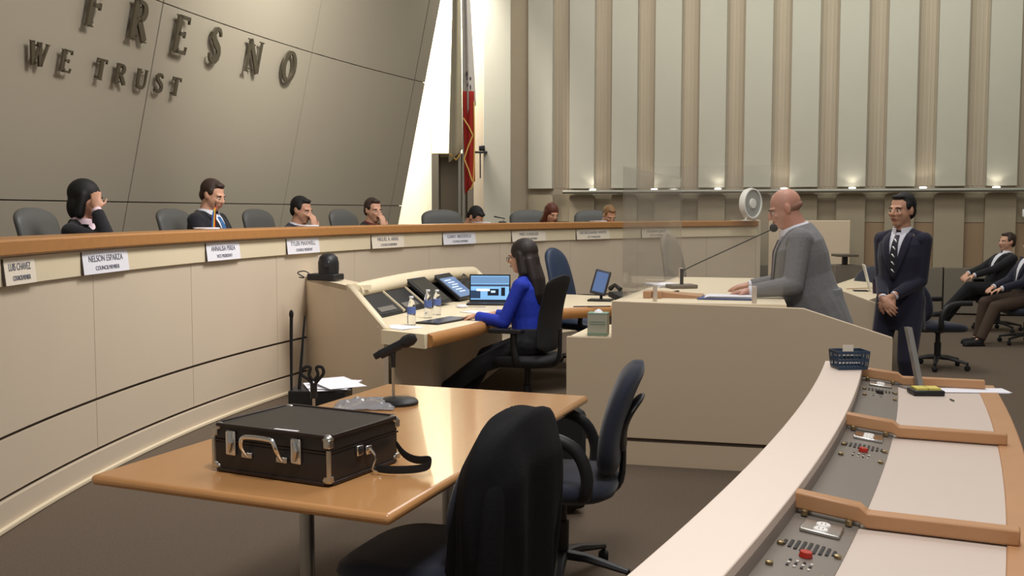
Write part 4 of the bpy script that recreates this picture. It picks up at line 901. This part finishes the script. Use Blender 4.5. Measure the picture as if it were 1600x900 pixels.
# ring-shaped device at the far dais end
rp = atY(1173, 318, 15.9); e = thing('ring_fan', 'round white ring-shaped fan standing at the far end of the dais', 'fan', (rp.x, rp.y, 1.436), R(42))
zc = rp.z - 1.436; Mr = Matrix.Rotation(pi / 2, 3, 'X')
MB().lathe([(.225, -.05), (.235, 0), (.225, .05), (.205, .05), (.20, 0), (.205, -.05), (.225, -.05)], (0, 0, zc), 36, Mr).build('rim', mat('white_gloss_plastic', srgb(240, 238, 232), .3), e, smooth=60)
MB().lathe([(.001, -.03), (.203, -.03), (.203, .03), (.001, .03)], (0, 0, zc), 36, Mr).build('disc', mat('light_grey_plastic', srgb(160, 160, 158), .5), e)
MB().lathe([(.001, -.0), (.078, 0), (.072, .02), (.001, .024)], (0.0, -.03, zc), 28, Mr).build('hub', mat('white_gloss_plastic', (1, 1, 1)), e)
for s in (-.10, .10): MB().tube([(s, 0, zc - .19), (s * 1.3, 0, .012)], .012, 8).box((s * 1.3, 0, .008), (.06, .10, .014)).build('foot', mat('white_gloss_plastic', (1, 1, 1)), e)

# ================================================================== NEAR CURVED DESK
C2 = (-20.9, 12.9); RO, RI, RB, RWK, RWD = 23.74, 23.915, 24.075, 24.42, 24.50
LZ = .84; WZ = .755; E0, E1 = -34.0, -19.05
desk = thing('curved_press_desk', 'curved white desk in the foreground with grey socket panel and maple dividers', 'desk')
MB().arc(C2, RO, RI, E0, E1, LZ - .03, LZ, 40).build('ledge', ledgem, desk, bevel=.003)
MB().arc(C2, RO + .012, RO + .045, E0, E1, .0, LZ - .03, 40).build('front_panel', cream, desk)
MB().arc(C2, RI - .012, RI, E0, E1, LZ - .062, LZ - .03, 40).build('ledge_lip', mat('mauve_grey_trim', srgb(150, 138, 130), .5), desk)
def slope(w): return lerp(LZ - .062, WZ + .004, w)
MB().arc(C2, (RI - .005, RI - .005), (RB, RB), E0, E1, WZ - .04, (slope(0), slope(1)), 40).build('socket_panel', panelg, desk)
MB().arc(C2, RB - .02, RWK, E0, E1, WZ - .03, WZ, 40).build('worktop', workm, desk)
MB().arc(C2, RWK, RWD, E0, E1, WZ - .035, WZ + .004, 40).build('wood_nosing', woodd, desk, bevel=.006)
for a in (-33.5, -30.6, -27.9, -25.0, -22.2, -19.3): MB().arc(C2, RO + .05, RWK - .04, a - .05, a + .05, .0, WZ - .035, 1).build('leg_panel', cream, desk)
def pp(a, w, off=0):
    "point on the sloping socket panel: angle a, 0..1 down the slope"
    q = polar(C2, lerp(RI, RB, w), a, slope(w)); n = pframe(a)[2]; return q + n * off
def pframe(a):
    er = V((cos(R(a)), sin(R(a)), 0)); et = V((-sin(R(a)), cos(R(a)), 0)); dn = (er * (RB - RI) + V((0, 0, slope(1) - slope(0)))).normalized()
    n = et.cross(dn); n = n if n.z > 0 else -n; return et, dn, n
sockw = mat('white_socket', srgb(238, 236, 232), .35); slotm = mat('black_slot', (.015, .013, .013), .6)
for di, a in enumerate((-28.0, -25.10, -22.26, -19.34)):
    # divider strip: inner raised end, sloping run, flat run to the wood edge
    wd_ = .045
    def dpt(r, z, s): q = polar(C2, r, a, z); t = pframe(a)[0]; return q + t * s * wd_ / 2
    prof = [(RI - .004, slope(0) + .012, .045), (RB, WZ + .016, .045), (RB + .02, WZ + .004, .040), (RWK + .03, WZ + .004, .040)]
    rings = [[dpt(r, z, -1), dpt(r, z, 1), dpt(r, z + h, 1), dpt(r, z + h, -1)] for r, z, h in prof]
    dv = MB().loft(rings).build('divider', woodd, desk, bevel=.005)
    for w in (.15, .85):
        for s in (1, -1):
            c = pp(a, w, .004) + pframe(a)[0] * s * .034; MB().lathe([(.001, 0), (.009, 0), (.009, .012), (.0045, .015), (.001, .015)], c, 10, Matrix((pframe(a)[0], pframe(a)[1], pframe(a)[2])).transposed()).build('screw', brass, dv)
    # outlet plate
    k = a - .23; t, dn, n = pframe(k); Mf = Matrix((t, -dn, n)).transposed()
    c = pp(k - .06, .52, .005); o = MB().box(c, (.088, .098, .009), M=Mf).build('outlet_plate', chrome if di == 2 else metal, desk, bevel=.003)
    for s in (-.021, .021):
        MB().lathe([(.001, 0), (.0185, 0), (.017, .003), (.001, .003)], c + dn * 0 + t * s + n * .0045, 16, Mf).build('socket', sockw, o)
        for z in (-.005, .005): MB().box(c + t * s + dn * z + n * .0078, (.010, .0018, .0008), M=Mf).build('slot', slotm, o)
    # speaker grille
    g = a - .66
    for j in range(9):
        ln = .080 * sqrt(max(.08, 1 - ((j - 4) / 4.6) ** 2))
        MB().box(pp(g, .5, .001) + dn * (j - 4) * .0145, (ln * .9, .0075, .003), M=Mf).build('grille_slot', slotm, desk)
    MB().lathe([(.001, 0), (.016, 0), (.014, .012), (.001, .012)], pp(g - .16, .52, .001), 14, Mf).build('button', red if a < -22 else slotm, desk)
    for i in range(3):
        for j in range(4): MB().box(pp(g - .27 - .045 * i, .36 + .10 * j, .001), (.010, .006, .002), M=Mf).build('key_slot', mat('pale_key', srgb(205, 198, 190), .4) if (i + j) % 2 else slotm, desk)
    for kk, w in ((g - .05, .10), (g - .42, .14), (g - .05, .93), (g - .44, .92)):
        MB().lathe([(.001, 0), (.009, 0), (.009, .006), (.004, .008), (.001, .008)], pp(kk, w, .001), 10, Mf).build('screw', brass, desk)
# basket
bp = polar(C2, (RO + RI) / 2 + .03, -19.6, LZ + .001); e = thing('basket', 'small slotted dark blue plastic basket at the far end of the curved desk ledge', 'basket', bp, R(4)); e.scale = (.8, .8, .8)
bk = mat('dark_blue_plastic', srgb(44, 62, 84), .4); W_, D_, H_ = .085, .065, .105
def bring(z): s = 1 + .12 * z / H_; return [(-W_ * s, -D_ * s, z), (W_ * s, -D_ * s, z), (W_ * s, D_ * s, z), (-W_ * s, D_ * s, z)]
MB().box((0, 0, .003), (W_ * 2, D_ * 2, .006)).build('bottom', bk, e)
for z0, z1 in ((.0, .018), (.045, .062), (.09, .108)):
    m = MB(); a_, b_ = bring(z0), bring(z1); th = .004
    for i in range(4):
        p, q, r_, s_ = a_[i], a_[(i + 1) % 4], b_[(i + 1) % 4], b_[i]; c = V((0, 0, 0)); inn = lambda v: (v[0] * .95, v[1] * .94, v[2])
        m.add([p, q, r_, s_, inn(p), inn(q), inn(r_), inn(s_)], [(0, 1, 2, 3), (7, 6, 5, 4), (3, 2, 6, 7), (1, 0, 4, 5)])
    m.build('band', bk, e)
m = MB()
for i in range(9):
    x = -W_ + W_ * 2 * i / 8
    for s in (1, -1): m.tube([(x, s * D_, .01), (x * 1.1, s * D_ * 1.1, .1)], .0035, 5)
for i in range(1, 6):
    y = -D_ + D_ * 2 * i / 6
    for s in (1, -1): m.tube([(s * W_, y, .01), (s * W_ * 1.1, y * 1.1, .1)], .0035, 5)
m.build('upright_bars', bk, e)
e = thing('card_stand', 'pale card sticking up out of the blue basket', 'card', bp + V((-.0, .02, .012))); MB().box((0, 0, .07), (.05, .003, .05)).build('card', mat('cream_card', (1, 1, 1)), e)
# things at the far seat
def wk(px, py): return onz(px, py, WZ + .001)
e = thing('note_tray', 'black tray holding yellow sticky notes on the far seat of the curved desk', 'note tray', wk(1449, 617) + V((0, .02, 0)), -.05)
MB().box((0, 0, .012), (.135, .105, .022)).build('tray', black, e, bevel=.004); yn = mat('yellow_note', srgb(214, 200, 104), .7)
for s in (-.028, .028): MB().box((s, 0, .027), (.052, .075, .010)).build('note_pad', yn, e)
e = thing('paper_stack', 'white papers hanging over the wood edge beside the sticky notes', 'papers', wk(1520, 612) + V((.0, .02, 0)), -.1)
for i in range(2): MB().box((.01 * i, 0, .001 + .002 * i), (.30, .12, .0015), rz=.04 * i).build('sheet', paper, e)
e = thing('pen', 'thin pen on the worktop below the white papers', 'pen', wk(1489, 627)); MB().tube([(0, -.01, .004), (0, .03, .004)], .003, 6).build('pen_body', black, e)
q = wk(1424, 603); e = thing('sign_holder', 'leaning clear acrylic sign holder seen edge-on beside the yellow notes', 'sign holder', q + V((0, -.0, 0)), R(8))
ac = mat('edge_acrylic', srgb(150, 150, 148), .15, alpha=.85)
MB().loft([[(-.004, -.08, .0), (.020, -.08, .0), (.020, -.05, .0), (-.004, -.05, .0)], [(-.072, -.08, .285), (-.048, -.08, .285), (-.048, -.05, .285), (-.072, -.05, .285)]]).build('plate', ac, e)
MB().loft([[(-.0, -.08, .001), (-.07, -.08, .001), (-.07, .10, .001), (0, .10, .001)], [(-.0, -.08, .005), (-.07, -.08, .005), (-.07, .10, .005), (0, .10, .005)]]).build('foot', ac, e)

# ================================================================== FLAG, WALL CAMERA, BACKGROUND FURNITURE
fp = V((-.72, 15.9, 0)); e = thing('state_flag', 'draped white and red state flag with gold fringe on a tall steel pole', 'flag', fp)
MB().lathe([(.001, 0), (.17, 0), (.16, .03), (.03, .06), (.001, .06)], n=24).build('base', metal, e); MB().tube([(0, 0, .05), (0, 0, 5.6)], .020, 12).build('pole', metal, e)
MB().ell((0, 0, 5.66), (.05, .05, .07)).build('finial', brass, e)
def drape(name, m, zt, zb, c0, w0, w1, dep=.07, folds=4, ph=0, off=-.05, parent=None):
    n = 34; rings = []
    for k in range(16):
        t = k / 15; z = lerp(zt, zb, t); hw = lerp(w0, w1, t); ring = []
        for i in range(n):
            a = 2 * pi * i / n; s = sin(a) * dep * (1 + .35 * sin(a * folds + ph + t * 1.5)); ring.append((c0[0] + c0[2] * t + hw * cos(a) * (1 + .08 * sin(folds * a + t * 2)), off + s, z + .10 * cos(a) * t * (1 if name != 'x' else 0)))
        rings.append(ring)
    return MB().loft(rings).build(name, m, parent or e, smooth=180)
wf = mat('flag_white_cloth', srgb(196, 190, 182), .85, var=.08, scale=8); rf = mat('flag_red_cloth', srgb(158, 34, 24), .85, var=.15, scale=8); gold = mat('gold_fringe', srgb(216, 176, 92), .6); dkc = mat('flag_emblem_dark', srgb(84, 74, 82), .8)
drape('white_field', wf, 5.45, 3.05, (.02, 0, .07), .045, .09)
drape('red_stripe', rf, 3.35, 1.93, (.075, 0, .02), .085, .07, dep=.06, off=-.075)
m = MB()
for x, z, a, b in ((.065, 3.60, .030, .05), (.085, 3.53, .036, .035), (.075, 3.44, .022, .045), (.10, 3.40, .018, .05)): m.ell((x, -.128, z), (a, .012, b))
m.build('emblem', dkc, e)
for i, (z0, z1, x0, x1) in enumerate(((2.95, 2.70, -.0, .14), (2.70, 2.35, .14, .01), (2.35, 2.02, .01, .13))): MB().tube([(x0, -.15, z0), ((x0 + x1) / 2, -.16, (z0 + z1) / 2 + .02), (x1, -.15, z1)], .012, 6).build('fringe', gold, e)
MB().tube([(.155, -.10, 3.2), (.16, -.10, 2.6), (.14, -.10, 2.0), (.08, -.11, 1.90)], .012, 6).build('fringe', gold, e)
e = thing('cloth_banner', 'pale grey furled flag hanging beside the red and white one', 'flag', fp + V((-.13, .35, 0)))
MB().tube([(.05, 0, .05), (.05, 0, 5.5)], .02, 10).build('pole', metal, e); MB().lathe([(.001, 0), (.15, 0), (.03, .05), (.001, .05)], n=20).build('base', metal, e)
drape('furled_cloth', mat('flag_grey_cloth', srgb(190, 182, 156), .9), 5.4, 2.42, (.02, 0, -.03), .05, .10, parent=e)
MB().tube([(-.10, -.08, 2.45), (.0, -.10, 2.36), (.06, -.08, 2.44)], .018, 6).build('tassel', gold, e)
p = atY(750, 233, 17.75); e = thing('wall_camera', 'small black camera on a bracket fixed beside the flag', 'camera', (p.x + .0, 17.82, p.z - .05))
MB().box((-.0, 0, 0), (.24, .12, .03)).build('bracket', black, e); MB().box((.03, 0, .07), (.10, .12, .09)).build('camera_body', black, e, bevel=.015)
MB().box((.0, .06, -.22), (.02, .02, .42)).build('wall_plate', black, e); MB().lathe([(.001, 0), (.03, 0), (.03, .03), (.001, .03)], (.03, -.06, .07), 14, Matrix.Rotation(pi / 2, 3, 'X')).build('lens', black, e)
# staff desk beyond the podium
e = thing('staff_desk', 'cream desk with wood inlay behind the speaker at the far side', 'desk')
c_ = [onz(1300, 446, .75), onz(1345, 431, .75), onz(1388, 458, .75), onz(1335, 476, .75)]
MB().prism([(p.x, p.y) for p in c_], .71, .75).build('desktop', creamhi, e, bevel=.004)
a, b = c_[3], c_[2]
MB().loft([[(p.x - .03, p.y + .06, 0), (p.x - .03, p.y + .10, 0), (p.x - .03, p.y + .10, .71), (p.x - .03, p.y + .06, .71)] for p in (a, b)]).build('front_panel', podm, e)
MB().loft([[p + V((0, 0, .755)), p + V((.03, .06, .755)), p + V((.03, .06, .752)), p + V((0, 0, .752))] for p in [V((q.x, q.y, 0)) for q in (onz(1322, 452, .75), onz(1378, 450, .75))]]).build('wood_inlay', woodd, e)
e = thing('cup', 'dark purple cup on the desk beside the clasped hands', 'cup', onz(1373, 459, .75) + V((0, .04, .001))); MB().lathe([(.001, 0), (.045, 0), (.052, .14), (.048, .14), (.043, .01), (.001, .01)], n=20).build('cup_body', mat('plum_ceramic', srgb(40, 26, 52), .4), e); MB().tube([(.05, 0, .11), (.085, 0, .09), (.05, 0, .04)], .006, 6).build('handle', mat('plum_ceramic', (1, 1, 1)), e)
q = onz(1354, 455, .75); e = thing('tablet', 'thin white tablet standing nearly edge-on on the far desk', 'tablet', q + V((0, 0, .001)), R(78))
MB().box((0, 0, .14), (.20, .012, .28), M=Matrix.Rotation(-.25, 3, 'X')).build('tablet_body', mat('white_gloss_plastic', (1, 1, 1)), e, bevel=.003); MB().box((0, .06, .004), (.16, .14, .008)).build('stand', black, e)
tp = atY(1328, 400, 13.2); e = thing('side_stand', 'small dark shelf on a bracket and grey cabinet by the back wall', 'stand', (tp.x, 13.4, 0))
MB().box((0, 0, 1.02), (.26, .30, .03)).build('shelf_top', dk, e, bevel=.004); MB().box((0, 0, .95), (.06, .06, .10)).build('bracket', black, e); MB().box((.02, .05, .45), (.34, .26, .90)).build('cabinet', greybase, e, bevel=.01)
office_chair('navy chair to the right of the man in the navy suit', (4.28, 10.55), R(8), 'task', None, 0, .47, .92)
office_chair('navy chair back poking up just left of the grey suit', (2.66, 11.3), R(200), 'task', None, 0, .47, .98)
office_chair('navy chair behind the far desk left of the navy suit', (3.98, 12.3), R(205), 'task', None, 0, .47, .93)
p = atY(1597, 337, 15.4); e = thing('wall_sensor', 'small pale fixture on the back wall above the woman at the right edge', 'sensor', (wp(7.32, .02, 1.55))); MB().box((0, -.03, 0), (.10, .08, .12), M=WM).build('sensor_body', mat('white_gloss_plastic', (1, 1, 1)), e, bevel=.015)
